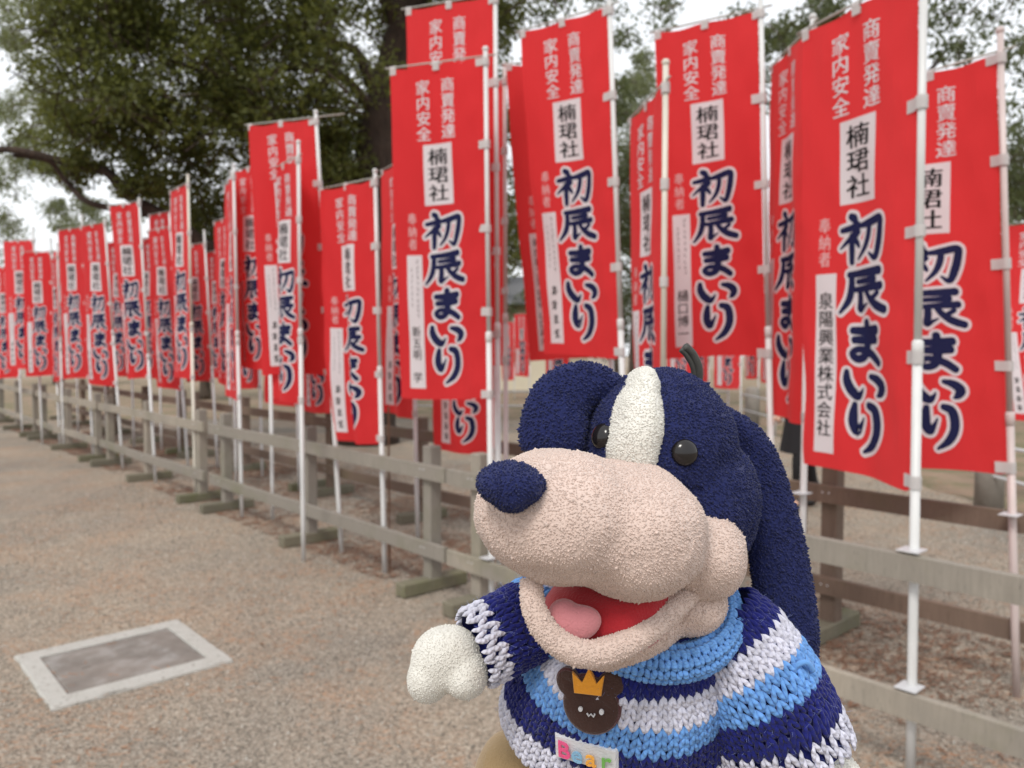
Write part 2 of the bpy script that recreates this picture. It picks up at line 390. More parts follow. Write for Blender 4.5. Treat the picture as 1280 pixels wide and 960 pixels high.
# artwork coordinates: a in metres from the left edge, d in metres down from the top, h = lift off the cloth
class Art:
    def __init__(s): s.v = []; s.f = []
    def poly(s, V, F): o = len(s.v); s.v += V; s.f += [tuple(i+o for i in q) for q in F]
    def text(s, st, ac, d0, d1, w, bold=.012, h=.0012, slack=.92):
        n = len(st); ch = (d1-d0)/n
        for i, c in enumerate(st):
            if c == ' ': continue
            V, F = glyph(c, 0.0); sx = w/.93; sy = ch*slack/.93
            for q, (ox, oy) in enumerate(((-1, 0), (1, 0), (0, 1)) if bold > .013 else ((-1, 0), (1, 0))):
                s.poly([(ac+(x-.5+ox*bold*.55)*sx, d0+ch*(i+.5)-(y-.38+oy*bold*.4)*sy, h+q*.00012) for x, y in V], F)
    def rect(s, a0, a1, d0, d1, h=.0006):
        nx, ny = max(1, int((a1-a0)/.025)), max(1, int((d1-d0)/.05))
        V = [(a0+(a1-a0)*i/nx, d0+(d1-d0)*j/ny, h) for j in range(ny+1) for i in range(nx+1)]
        s.poly(V, [(j*(nx+1)+i, (j+1)*(nx+1)+i, (j+1)*(nx+1)+i+1, j*(nx+1)+i+1) for j in range(ny) for i in range(nx)])
    def cut(s):
        bm = bmesh.new(); vs = [bm.verts.new(v) for v in s.v]
        for f in s.f:
            try: bm.faces.new([vs[i] for i in f])
            except ValueError: pass
        for k in range(1, 24):
            x = BW*k/24
            bmesh.ops.bisect_plane(bm, geom=bm.verts[:]+bm.edges[:]+bm.faces[:], plane_co=(x,0,0), plane_no=(1,0,0), dist=1e-6)
        bmesh.ops.triangulate(bm, faces=[f for f in bm.faces if len(f.verts) > 4])
        bm.verts.index_update(); s.v = [tuple(v.co) for v in bm.verts]; s.f = [tuple(v.index for v in f.verts) for f in bm.faces]
        bm.free(); s.V = np.array(s.v); return s
def catmull(P, n=7):
    P = [P[0]]+list(P)+[P[-1]]; out = []
    for i in range(1, len(P)-2):
        for k in range(n):
            t = k/n; p = []
            for q in range(len(P[0])):
                a, b_, c, d = P[i-1][q], P[i][q], P[i+1][q], P[i+2][q]
                p.append(.5*(2*b_+(c-a)*t+(2*a-5*b_+4*c-d)*t*t+(3*b_-a-3*c+d)*t**3))
            out.append(p)
    out.append(list(P[-2])); return out
BR = {
 '初': [[(.25,.02,.10),(.33,.08,.13),(.38,.15,.07)], [(.06,.30,.08),(.25,.27,.10),(.43,.22,.10),(.30,.42,.09),(.15,.56,.07),(.02,.68,.03)],
       [(.27,.42,.10),(.27,.7,.12),(.26,.99,.10)], [(.44,.36,.07),(.38,.45,.06),(.32,.50,.03)], [(.31,.50,.07),(.39,.57,.09),(.44,.67,.06)],
       [(.48,.24,.08),(.70,.20,.12),(.95,.15,.12),(.96,.35,.13),(.91,.65,.13),(.82,.92,.10),(.68,.82,.04)], [(.68,.24,.10),(.66,.45,.11),(.58,.70,.09),(.42,.93,.04)]],
 '辰': [[(.16,.10,.09),(.45,.08,.11),(.86,.03,.13)], [(.22,.10,.11),(.21,.40,.12),(.15,.70,.11),(.00,.98,.05)], [(.34,.27,.08),(.55,.25,.09),(.76,.22,.11)],
       [(.28,.45,.08),(.55,.42,.10),(.90,.37,.12)], [(.40,.46,.11),(.40,.68,.12),(.38,.90,.11),(.48,.83,.06),(.57,.76,.03)], [(.54,.46,.09),(.64,.64,.11),(.80,.80,.13),(1.0,.90,.12)], [(.84,.52,.08),(.76,.60,.08),(.66,.66,.04)]],
 'ま': [[(.10,.20,.11),(.45,.20,.13),(.90,.15,.14)], [(.14,.44,.11),(.48,.43,.13),(.86,.39,.13)],
       [(.52,-.02,.13),(.54,.25,.15),(.54,.60,.15),(.46,.84,.13),(.24,.92,.12),(.10,.80,.11),(.24,.68,.10),(.50,.70,.12),(.74,.80,.13),(.96,.97,.12)]],
 'い': [[(.05,.05,.10),(.06,.40,.15),(.16,.74,.16),(.30,.93,.14),(.40,.78,.07),(.44,.62,.03)], [(.62,.14,.08),(.82,.24,.14),(.95,.46,.16),(.90,.70,.13),(.82,.82,.05)]],
 'り': [[(.14,.02,.10),(.10,.22,.15),(.10,.42,.16),(.20,.58,.14),(.34,.42,.07),(.42,.28,.03)], [(.60,.00,.11),(.84,.08,.16),(.92,.32,.17),(.88,.58,.16),(.70,.82,.13),(.40,1.0,.05)]],
}
CELLS = [('初', .19, .435, .437, .540), ('辰', .195, .45, .556, .650), ('ま', .235, .415, .670, .755), ('い', .215, .435, .775, .833), ('り', .245, .405, .846, .950)]
def brush(art, ch, a0, a1, d0, d1, extra, h0):
    sz = .275
    for si, st in enumerate(BR[ch]):
        P = catmull([(a0+(a1-a0)*x, d0+(d1-d0)*y, w*sz/2+extra) for x, y, w in st])
        pts = [Vector((p[0], p[1])) for p in P]; n = len(pts); L = []; Rr = []
        h = h0 + si*.00005
        for i in range(n):
            d = pts[min(i+1,n-1)]-pts[max(i-1,0)]; d.normalize(); nn = Vector((-d.y, d.x)); w = P[i][2]
            L.append(pts[i]+nn*w); Rr.append(pts[i]-nn*w)
        def cap(i, sgn):
            d = (pts[min(i+1,n-1)]-pts[max(i-1,0)]).normalized()*sgn; nn = Vector((-d.y, d.x)); w = P[i][2]
            return [pts[i]+nn*w*math.cos(t)+d*w*.85*math.sin(t) for t in [math.pi*k/6 for k in range(1,6)]]
        c0 = cap(0, -1); c1 = cap(n-1, 1)
        V = L+Rr; F = [(i, i+1, n+i+1, n+i) for i in range(n-1)]
        b0 = len(V); V += c0; F.append(tuple([0, n] + list(range(b0, b0+5))) if True else ())
        b1 = len(V); V += c1; F.append(tuple([n-1] + list(range(b1, b1+5)) + [2*n-1]))
        art.poly([(v.x, v.y, h) for v in V], F)
def cell(c): ch, a0, a1, v0, v1 = c; return ch, a0, a1, v0*BH, v1*BH
A_out, A_ink = Art(), Art()
for i, c in enumerate(CELLS):
    brush(A_out, *cell(c), .0145, .0007+i*.0004/5); brush(A_ink, *cell(c), 0, .0016)
A_top = Art(); A_top2 = Art()
A_top.text('商賣発達', .372, .038*BH, .222*BH, .088, .026); A_top2.text('家内安全', .208, .038*BH, .222*BH, .088, .026)
A_don = Art(); A_don.text('奉納者', .118, .432*BH, .545*BH, .055, .012)
A_box = Art(); A_box.rect(.200, .392, .232*BH, .412*BH)
A_boxt = Art(); A_boxt.text('楠珺社', .296, .243*BH, .403*BH, .125, .032, .0014)
A_pan = Art(); A_pan.rect(.075, .175, .56*BH, .966*BH)
def donor(kind):
    a = Art(); x = .125
    if kind == 'company': a.text('泉陽興業株式会社', x, .60*BH, .93*BH, .070, .024, .0014)
    elif kind == 'works':
        a.text('㈱成和工業', x, .575*BH, .74*BH, .055, .014, .0014); a.text('代表', x+.022, .752*BH, .80*BH, .026, .012, .0014); a.text('取締役', x-.016, .752*BH, .815*BH, .026, .012, .0014)
        a.text('山口政幸', x, .825*BH, .95*BH, .060, .016, .0014)
    else:
        r = random.Random(hash(kind) % 97 + len(kind)) if False else random.Random(sum(map(ord, kind)))
        # lettering too small to read in the photograph: broken brush marks only
        for col, dd0, dd1, w in ((.018, .575, .74, .014), (-.02, .60, .72, .012)):
            d = dd0
            while d < dd1:
                for q in range(2):
                    ww = w*r.uniform(.5, 1); dq = (d+q*.006)*BH; aa = x+col+r.uniform(-.003, .003)
                    a.poly([(aa-ww/2, dq, .0014), (aa+ww/2, dq-.001, .0014), (aa+ww/2, dq+.003, .0014), (aa-ww/2, dq+.004, .0014)], [(0,1,2,3)])
                d += r.uniform(.014, .02)
        if kind == 'one': a.text('樋口博一', x, .79*BH, .945*BH, .062, .018, .0014)
        elif kind == 'two': a.text('新五明 学', x, .775*BH, .95*BH, .056, .018, .0014)
        else:
            for k in range(3 + len(kind) % 2):
                dc = (.79+k*.045)*BH
                for q in range(4):
                    ww = .045*r.uniform(.5, 1); dq = dc+q*.012; aa = x+r.uniform(-.006, .006)
                    a.poly([(aa-ww/2, dq, .0014), (aa+ww/2, dq-.003, .0014), (aa+ww/2, dq+.003, .0014), (aa-ww/2, dq+.006, .0014)], [(0,1,2,3)])
                a.poly([(x-.004, dc-.006, .00145), (x+.005, dc-.006, .00145), (x+.004, dc+.045, .00145), (x-.005, dc+.045, .00145)], [(0,1,2,3)])
    return a.cut()
for a in (A_out, A_ink, A_top, A_top2, A_don, A_box, A_boxt, A_pan): a.cut()
DON = {k: donor(k) for k in ('company', 'works', 'one', 'two', 'faint', 'small')}
LET = {c: glyph(c, .010) for c in 'Bear'}
COL.objects.unlink(_to); bpy.data.objects.remove(_to)

# ------------------------------------------------------------ banner flags
NU, NV = 24, 40
def solve_heading(P, width, xl, far=True):
    best = None
    view = math.atan2(P.y, P.x)  # heading of the view ray on the ground
    for k in range(0, 721):
        th = math.pi - k*math.pi/720*1.0 if far else math.pi + k*math.pi/720
        q = P + Vector((math.cos(th), math.sin(th), 0))*width
        if q.y < .5: continue
        e = abs(pxof(q)[0]-xl)
        if best is None or e < best[0]-1e-6: best = (e, th)
        elif e > best[0]+40: break
    return best[1]
BANNERS = []
def banner(key, xt, yt, xb, yb, xlt, xlb, label, c=None, Z=None, fold=.35, nf=1.6, ph=0., far=True, don='faint', pole='pole', above=14, over=.06,
           curl=0., stake=False, detail=2, group='red festival banners on white poles', redm='red', seed=None, bracket=True):
    Zb = Z if Z else c*1000/(xb+238)
    Pt, Pb = at_y(xt, yt, Zb), at_y(xb, yb, Zb)
    axis = (Pb-Pt); H = axis.length; axis.normalize(); foot = Pb + axis*(Pb.z/-axis.z)
    rs = random.Random(seed if seed is not None else key)
    w = .585
    tht = solve_heading(Pt, w+.02, xlt, far); thb = solve_heading(Pb, w*.96, xlb, far)
    root = empty('banner_flag', foot, 0, label=label, cat='banner', group=group)
    k_ = H/BH
    # ---- cloth grid, u from the free left edge (0) to the pole (1)
    G = np.zeros((NV+1, NU+1, 3)); j1 = rs.uniform(0, 6); j2 = rs.uniform(0, 6)
    for j in range(NV+1):
        v = j/NV; s = v*v*(3-2*v); th = tht + (thb-tht)*s
        A = 1.5*fold*(.16 + .84*v**.8)
        p = Vector(Pt) + (Vector(Pb)-Vector(Pt))*v + Vector((math.cos(th), math.sin(th), 0))*.016
        G[j, NU] = p; x, y, z = p
        for i in range(NU-1, -1, -1):
            t = 1-(i+.5)/NU
            a = th + A*math.sin(2*math.pi*t*nf + ph + .9*v + .25*math.sin(7*v+j1)) * (.5+.5*min(1, t*3)) + .25*A*math.sin(2*math.pi*t*3.7 + j2 + 2.5*v)
            if curl and v > .72: a += curl*((v-.72)/.28)**1.5*t
            x += math.cos(a)*w/NU; y += math.sin(a)*w/NU
            # the top hem hangs slightly between its three tabs
            tt = 1-i/NU
            zz = z - .010*math.sin(math.pi*((tt*2) % 1.0))**2*max(0, 1-v*5) + (.014*math.sin(3.2*tt+j2)*v)
            if curl and v > .7: zz += .10*((v-.7)/.3)**2*tt*0 - .03*tt*((v-.7)/.3)
            G[j, i] = (x, y, zz)
    G -= np.array(foot)[None, None]
    # normals toward the reader
    Tu = np.gradient(G, axis=1); Tv = np.gradient(G, axis=0); Nn = np.cross(Tu, -Tv); Nn /= np.linalg.norm(Nn, axis=2, keepdims=True)
    # hem and pull wrinkles
    uu = np.linspace(0, 1, NU+1)[None]; vv = np.linspace(0, 1, NV+1)[:, None]
    wr = .0055*np.sin(uu*31+vv*14+j1)*np.exp(-((vv)/.13)**2)*np.minimum(1, vv*9+.1) + .0060*np.sin(vv*54 + uu*11 + j2)*np.exp(-((1-uu)/.17)**2)*np.minimum(1, (1-uu)*8) + .0030*np.sin(uu*17-vv*23+j2) + .0035*np.sin(uu*8+vv*9+j1)*np.sin(vv*13+j2)*vv + .006*np.sin(vv*21+j1)*np.exp(-(uu/.10)**2)*vv
    G = G + Nn*wr[..., None]
    V = G.reshape(-1, 3); F = [(j*(NU+1)+i, (j+1)*(NU+1)+i, (j+1)*(NU+1)+i+1, j*(NU+1)+i+1) for j in range(NV) for i in range(NU)]
    cloth = link('cloth', mesh_np('cloth', V, F), M[redm], root, True)
    def put(art, name, mat):
        A = art.V; fu = np.clip(A[:,0]/BW*NU, 0, NU-1e-4); fv = np.clip(A[:,1]/BH*NV, 0, NV-1e-4)
        iu, iv = fu.astype(int), fv.astype(int); a, b_ = (fu-iu)[:,None], (fv-iv)[:,None]
        def bl(X): return X[iv,iu]*(1-a)*(1-b_)+X[iv,iu+1]*a*(1-b_)+X[iv+1,iu]*(1-a)*b_+X[iv+1,iu+1]*a*b_
        N_ = bl(Nn); P = bl(G) + N_*(A[:,2:3]*(1 if Zb < 8 else 2.5)+.0004)
        me = bpy.data.meshes.new(name); me.from_pydata(P.tolist(), [], art.f); me.update()
        o = link(name, me, mat, cloth); me.polygons.foreach_set('use_smooth', [True]*len(me.polygons))
        return o
    put(A_out, 'lettering_outline', M['white_print']); put(A_ink, 'brush_lettering', M['navy_print'])
    put(A_top, 'white_lettering', M['white_print']); put(A_top2, 'white_lettering', M['white_print']); put(A_box, 'name_panel', M['white_print'])
    put(A_boxt, 'name_lettering', M['black_print']); put(A_pan, 'donor_panel', M['white_print'])
    if detail > 0:
        put(A_don, 'small_lettering', M['pale_print']); tag(put(DON[don], 'donor_lettering', M['black_print']), kind='stuff')
    # ---- pole, in two telescoped tubes with a collar
    top = (Pt-foot) - axis*(above/1000*Zb); pm = M[pole]
    jl = (top.length)*rs.uniform(.42, .56); up = -axis
    mb = MB(); mb.tube([up*-.02, up*.3, up*jl], .0165, 12); mb.tube([up*jl, top], .0135, 12); mb.build('pole', pm, root, True)
    mb = MB(); mb.tube([up*(jl-.03), up*(jl-.028), up*(jl+.022), up*(jl+.03)], [.0165, .0195, .0195, .014], 12); mb.build('collar', pm, root, True)
    mb = MB(); mb.tube([top-up*.002, top+up*.004, top+up*.014, top+up*.024, top+up*.028], [.0135, .017, .019, .013, .003], 10); mb.build('cap', pm, root, True)
    hd = Vector((math.cos(tht), math.sin(tht), 0)); Pt_ = Pt-foot; cb = Pt_ + up*.010
    mb = MB(); mb.tube([cb - hd*over, cb + hd*(w+.05)], .0052, 8); mb.build('crossbar', M['bar'], root, True)
    # ---- tabs round the pole
    for v in (.012, .25, .495, .74, .985):
        j = min(NV, int(round(v*NV))); th = tht+(thb-tht)*(v*v*(3-2*v)); d = Vector((math.cos(th), math.sin(th), 0))
        pc = Pt_ + (Pb-Pt)*v; nrm = Vector(Nn[j, NU]); hgt = .045*rs.uniform(.9, 1.1); inn = rs.uniform(.045, .065); sl = rs.uniform(-.06, .06)
        prof = [(inn, .003), (.024, .0055), (.008, .0195), (-.012, .0190), (-.0205, .002), (-.0190, -.010), (-.004, -.0200), (.012, -.0165), (.024, -.004), (inn, -.0035)]
        vs = []; 
        for (a, n_) in prof:
            q = pc + d*a + nrm*n_
            vs += [q + up*(hgt/2 + a*sl), q - up*(hgt/2 - a*sl)]
        mb = MB(); mb.add(vs, [(2*k, 2*k+1, 2*k+3, 2*k+2) for k in range(len(prof)-1)]); mb.build('tab', M['tab'], root, True)
    if detail > 0:
        for u in (.03, .50):
            p = Vector(G[0, int(u*NU)]); wv = .020; q = Pt_ + hd*((1-u)*w+.016); nrm = Vector(Nn[1, int(u*NU)]); vs = []
            for (zz, n_) in ((-.035, .003), (-.002, .004), (.012, .0075), (.0175, 0), (.012, -.0075), (-.002, -.004), (-.035, -.003)):
                for sgn in (-1, 1): vs.append(q + hd*(sgn*wv) + nrm*n_ + Vector((0,0,zz)))
            mb = MB(); mb.add(vs, [(2*k, 2*k+1, 2*k+3, 2*k+2) for k in range(6)]); mb.build('tab', M['tab'], root, True)
    if bracket and c and 3.8 < c < 5.3 and Zb < 5:
        zs = (.835, .34) if c < 4 else (.82,)
        for z in zs:
            q = up*(z/up.z); mb = MB(); mb.box(q - FN*.02, (.075, .085, .004), ax=AX); mb.build('bracket', M['metal'], root)
    if stake:
        mb = MB(); mb.tube([(.03, .03, 0), (.028, .03, .6), (.03, .028, 1.15)], .007, 7); mb.build('stake', M['rust'], root)
    BANNERS.append((key, Zb, H)); return root
B = banner
# front right
B(1, 1155, -38, 1144, 612, 1003, 1012, 'largest red banner at the right, donor panel reading 泉陽興業株式会社, on a thick white pole', c=3.90, fold=.20, nf=1.1, ph=2.2, don='company', above=30)
B(2, 1251, 66, 1264, 592, 1088, 1092, 'red banner on a pinkish knobbed pole, partly hidden by the largest banner and its pole', c=5.25, fold=.22, nf=1.6, ph=3.0, pole='pole_pink', above=24, don='small')
B(3, 1335, 272, 1338, 525, 1254, 1262, 'red banner cut by the right edge of the photo, farther back', Z=7.6, fold=.25, ph=1, don='small')
B(4, 951, 12, 961, 448, 818, 838, 'face-on red banner above the toy dog, donor panel ending 樋口博一', c=5.2, fold=.14, nf=1.0, ph=2.6, don='one', above=22)
B(5, 1016, 32, 1006, 528, 964, 956, 'narrow folded red banner left of the largest banner, seen nearly edge-on', c=5.0, fold=.30, nf=1.7, ph=.5, stake=True, don='small', above=8)
B(6, 762, 8, 777, 446, 650, 684, 'middle red banner whose donor strip stands beside the strip of the banner behind it', c=4.5, fold=.18, nf=1.2, ph=2.4, pole='pole', above=10, don='faint', bracket=False)
B(7, 748, 74, 764, 450, 632, 667, 'red banner behind another, its donor panel reading 成和工業 and 山口政幸', Z=5.2, fold=.12, nf=1.0, ph=.4, don='works')
B(8, 832, 104, 828, 600, 787, 792, 'narrow turned red banner on a cream pole just above the toy dog', c=3.90, fold=.16, nf=1.5, ph=1.5, pole='pole_cream', above=22)
B(9, 619, -6, 622, 424, 507, 516, 'high red banner at the top edge, rising behind the central banner', Z=4.9, fold=.12, ph=1.1, don='small', above=30)
B(10, 607, 72, 612, 499, 487, 507, 'red banner at the centre left of the toy dog, donor panel ending 新五明 学', c=3.90, fold=.16, nf=1.1, ph=2.3, don='two', above=8)
B(11, 618, 268, 620, 568, 536, 545, 'low red banner showing only its last characters beneath the central banner', Z=6.05, fold=.2, ph=2.9, don='small')
B(12, 631, 98, 632, 455, 585, 590, 'red banner on a pinkish pole, almost hidden behind the central banner', Z=5.4, fold=.1, ph=0, pole='pole_pink', over=.02)
B(13, 512, 196, 519, 522, 477, 481, 'folded red banner squeezed behind the left edge of the central banner', Z=6.25, fold=.34, nf=1.8, ph=3.6)
B(14, 469, 224, 477, 553, 400, 412, 'crumpled red banner whose bottom curls over the top rail of the fence', c=3.90, fold=.62, nf=1.9, ph=4.4, curl=-.35, stake=True, above=8)
B(15, 395, 148, 414, 470, 310, 333, 'red banner hung from a long crossbar sticking out right past its leaning pole', c=3.90, fold=.2, nf=1.2, ph=1.2, over=.24, above=6)
B(16, 408, 290, 417, 517, 373, 380, 'small red banner low behind a crumpled one, only まいり showing', Z=8.0, fold=.15, ph=2.8)
B(17, 373, 196, 377, 505, 337, 341, 'narrow folded red banner on a straight white pole, left of the long crossbar banner pole', Z=5.75, fold=.4, nf=1.6, ph=3.4, above=16)
B(18, 368, 284, 372, 507, 330, 332, 'small red banner low behind two narrow ones, its lower characters peeping out', Z=8.6, fold=.2, ph=2.5)
B(19, 334, 204, 338, 462, 288, 299, 'red banner with its name panel just right of a thick white pole crossing the rails', Z=7.2, fold=.22, ph=2.2)
B(20, 292, 218, 299, 500, 281, 284, 'edge-on red banner on the thick white pole crossing both fence rails', c=3.90, fold=.12, nf=1.3, ph=1, above=10)
B(21, 289, 270, 293, 482, 267, 272, 'pale narrow red banner just left of a thick white pole', Z=8.8, fold=.2, ph=2)
B(22, 256, 304, 266, 478, 226, 233, 'dark red shaded banner on a thin leaning pole, in front of dark foliage', Z=10.3, fold=.2, ph=1.9)
B(23, 235, 229, 241, 475, 212, 217, 'narrow red banner on a cream white pole that rises above its neighbours at the left', c=3.90, fold=.2, nf=1.5, ph=3.2, pole='pole_cream', above=8)
B(24, 213, 284, 228, 487, 184, 194, 'red banner with dark bold lettering hanging low between two poles at the left', Z=10.0, fold=.3, ph=2.2)
B(25, 214, 264, 220, 440, 186, 190, 'red banner top peeping above the low hanging dark lettered one', Z=11.3, fold=.15, ph=1.2)
B(26, 174, 252, 187, 474, 135, 152, 'tallest red banner of the left cluster, top edge sloping up to its pole', c=3.90, fold=.5, nf=1.4, ph=3.1, above=2)
B(27, 131, 278, 146, 482, 100, 109, 'red banner left of the tallest one in the left cluster, hanging wide at its foot', c=3.90, fold=.3, nf=1.3, ph=2.9, above=2)
B(28, 103, 284, 112, 474, 72, 79, 'fourth red banner from the left edge, tilted with pale donor strip', Z=11.2, fold=.22, ph=2.6)
B(29, 72, 320, 77, 477, 62, 66, 'thin strip of a turned red banner between two wider ones at the left', Z=12.2, fold=.15, ph=1.6)
B(30, 64, 314, 71, 470, 27, 33, 'red banner near the left edge with clear brush lettering in front of a taller one', Z=12.6, fold=.15, ph=2.3)
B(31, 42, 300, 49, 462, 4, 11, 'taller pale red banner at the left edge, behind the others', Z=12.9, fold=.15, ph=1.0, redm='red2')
B(32, 19, 333, 25, 473, -12, -9, 'red banner cut by the left edge of the photo', Z=14, fold=.15, ph=2.0)
B(33, 160, 300, 165, 470, 132, 134, 'sliver of a small red banner just behind the tallest one of the left cluster', Z=12.4, fold=.15, ph=2.0)
B(34, 126, 305, 131, 472, 98, 100, 'sliver of a small red banner behind the third and fourth ones of the left cluster', Z=13.2, fold=.15, ph=1.0)
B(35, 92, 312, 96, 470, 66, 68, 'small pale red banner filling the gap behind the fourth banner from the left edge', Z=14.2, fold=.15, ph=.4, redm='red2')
B(36, 196, 296, 200, 474, 168, 170, 'small red banner behind the pole of the tallest left banner', Z=12.0, fold=.15, ph=2.6)
B(37, 282, 312, 287, 474, 256, 258, 'small red banner behind the thin leaning pole at the left', Z=11.6, fold=.15, ph=1.6)
B(38, 320, 290, 325, 486, 292, 294, 'low red banner showing under the one beside the thick white pole', Z=9.6, fold=.2, ph=1.6)
# the rows beyond the path
far_labels = ['far red banner beyond the path, right of the pinkish poles, nearer to the gap', 'far red banner beyond the path, leftmost in the gap beside the pinkish poles', 'far red banner tip showing below the paired donor strips',
 'far red banner beyond the path between the cream pole and the face-on banner', 'far red banner hanging below the face-on banner, above the round topped post', 'thin far banner strip just under the left corner of the face-on banner',
 'far red banner right of the round topped post beyond the path', 'far red banner glimpsed left of the narrow folded banner']
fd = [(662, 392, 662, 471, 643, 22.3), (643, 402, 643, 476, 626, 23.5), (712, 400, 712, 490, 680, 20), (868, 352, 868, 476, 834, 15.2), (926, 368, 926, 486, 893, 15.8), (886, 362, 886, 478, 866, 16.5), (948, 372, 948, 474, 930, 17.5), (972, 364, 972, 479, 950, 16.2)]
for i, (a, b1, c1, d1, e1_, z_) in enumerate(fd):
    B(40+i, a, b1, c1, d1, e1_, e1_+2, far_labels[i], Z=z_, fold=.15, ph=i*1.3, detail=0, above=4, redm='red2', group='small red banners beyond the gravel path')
# ------------------------------------------------------------ trees
def leaves(centres, radii, per, size, seed, flat=.75):
    r = np.random.default_rng(seed); n = len(centres)
    C_ = np.repeat(np.asarray(centres), per, 0); Rr = np.repeat(np.asarray(radii), per)
    d = r.normal(0, 1, (n*per, 3)); d /= np.linalg.norm(d, axis=1, keepdims=True); rad = r.random(n*per)**.45
    P = C_ + d*(rad*Rr)[:,None]*np.array([1, 1, flat])
    a = r.normal(0, 1, (len(P), 3)); a[:,2] -= .3; a /= np.linalg.norm(a, axis=1, keepdims=True)
    b = np.cross(a, r.normal(0, 1, (len(P), 3))); b /= np.linalg.norm(b, axis=1, keepdims=True); c = np.cross(a, b)
    L = (size*r.uniform(.6, 1.25, len(P)))[:,None]; W = L*.42
    V = np.stack([P-a*L/2, P+b*W/2+c*L*.1, P+a*L/2, P-b*W/2+c*L*.1], 1)
    F = np.arange(len(P)*4).reshape(-1, 4)
    return V.reshape(-1,3), F
def ell(cx, cy, rx, ry, z0, z1, n, cr, seed, thr=None):
    r = np.random.default_rng(seed); out = []; rad = []
    while len(out) < n:
        a, b = r.uniform(-1, 1, 2)
        if a*a+b*b > 1: continue
        Z = r.uniform(z0, z1); p = at_y(cx+a*rx, cy+b*ry, Z)
        if p.z < .3: continue
        if thr is not None and noise.noise(Vector((p.x*.55+seed, p.z*.55, 5.1))) < thr: continue
        out.append(tuple(p)); rad.append(cr*r.uniform(.6, 1.2))
    return out, rad
def tree(label, trunk, rads, limbs, specs, lm, bm_, size, per, seed, name='tree', group=None, trunk_name='trunk'):
    base = Vector(trunk[0]); root = empty(name, base, 0, label=label, cat='tree', group=group)
    mb = MB(); pts = catmull([(*(Vector(p)-base), rr) for p, rr in zip(trunk, rads)], 5)
    mb.tube([p[:3] for p in pts], [p[3]*(1+.06*math.sin(i*2.1)) for i, p in enumerate(pts)], 14); mb.build('trunk', bm_, root, True)
    for lp, r0, r1 in limbs:
        pp = catmull([tuple(Vector(p)-base) for p in lp], 6); n = len(pp)
        pp = [Vector(p)+Vector((noise.noise(Vector(p)*1.5), noise.noise(Vector(p)*1.5+Vector((9,9,9))), noise.noise(Vector(p)*1.5+Vector((4,7,1)))))*.10*min(1, i/3) for i, p in enumerate(pp)]
        mb = MB(); mb.tube(pp, [r0+(r1-r0)*i/(n-1) for i in range(n)], 8); mb.build('limb', bm_, root, True)
    cs, rs_ = [], []
    for i, s in enumerate(specs):
        c_, r_ = ell(*s[:8], seed*31+i, s[8] if len(s) > 8 else None); cs += c_; rs_ += r_
    tw = MB(); rr = random.Random(seed)
    for c_, r_ in zip(cs, rs_):
        for q in range(2):
            a = Vector(c_)-base; e = a + Vector((rr.uniform(-1,1), rr.uniform(-1,1), rr.uniform(-.6,1)))*r_; s_ = a + Vector((rr.uniform(-1,1), rr.uniform(-1,1), rr.uniform(-1,.4)))*r_
            tw.tube([s_, a, e], [.012, .010, .004], 3, False)
    tag(tw.build('twigs', bm_, root), kind='stuff')
    V, F = leaves(cs, rs_, per, size, seed); V = V - np.array(base)
    tag(link('crown', mesh_np('crown', V, F), lm, root), kind='stuff'); return root
P3 = lambda x, y, Z: at_y(x, y, Z)
tb = P3(462, 250, 13); tb.z = 0; tb.x -= .05
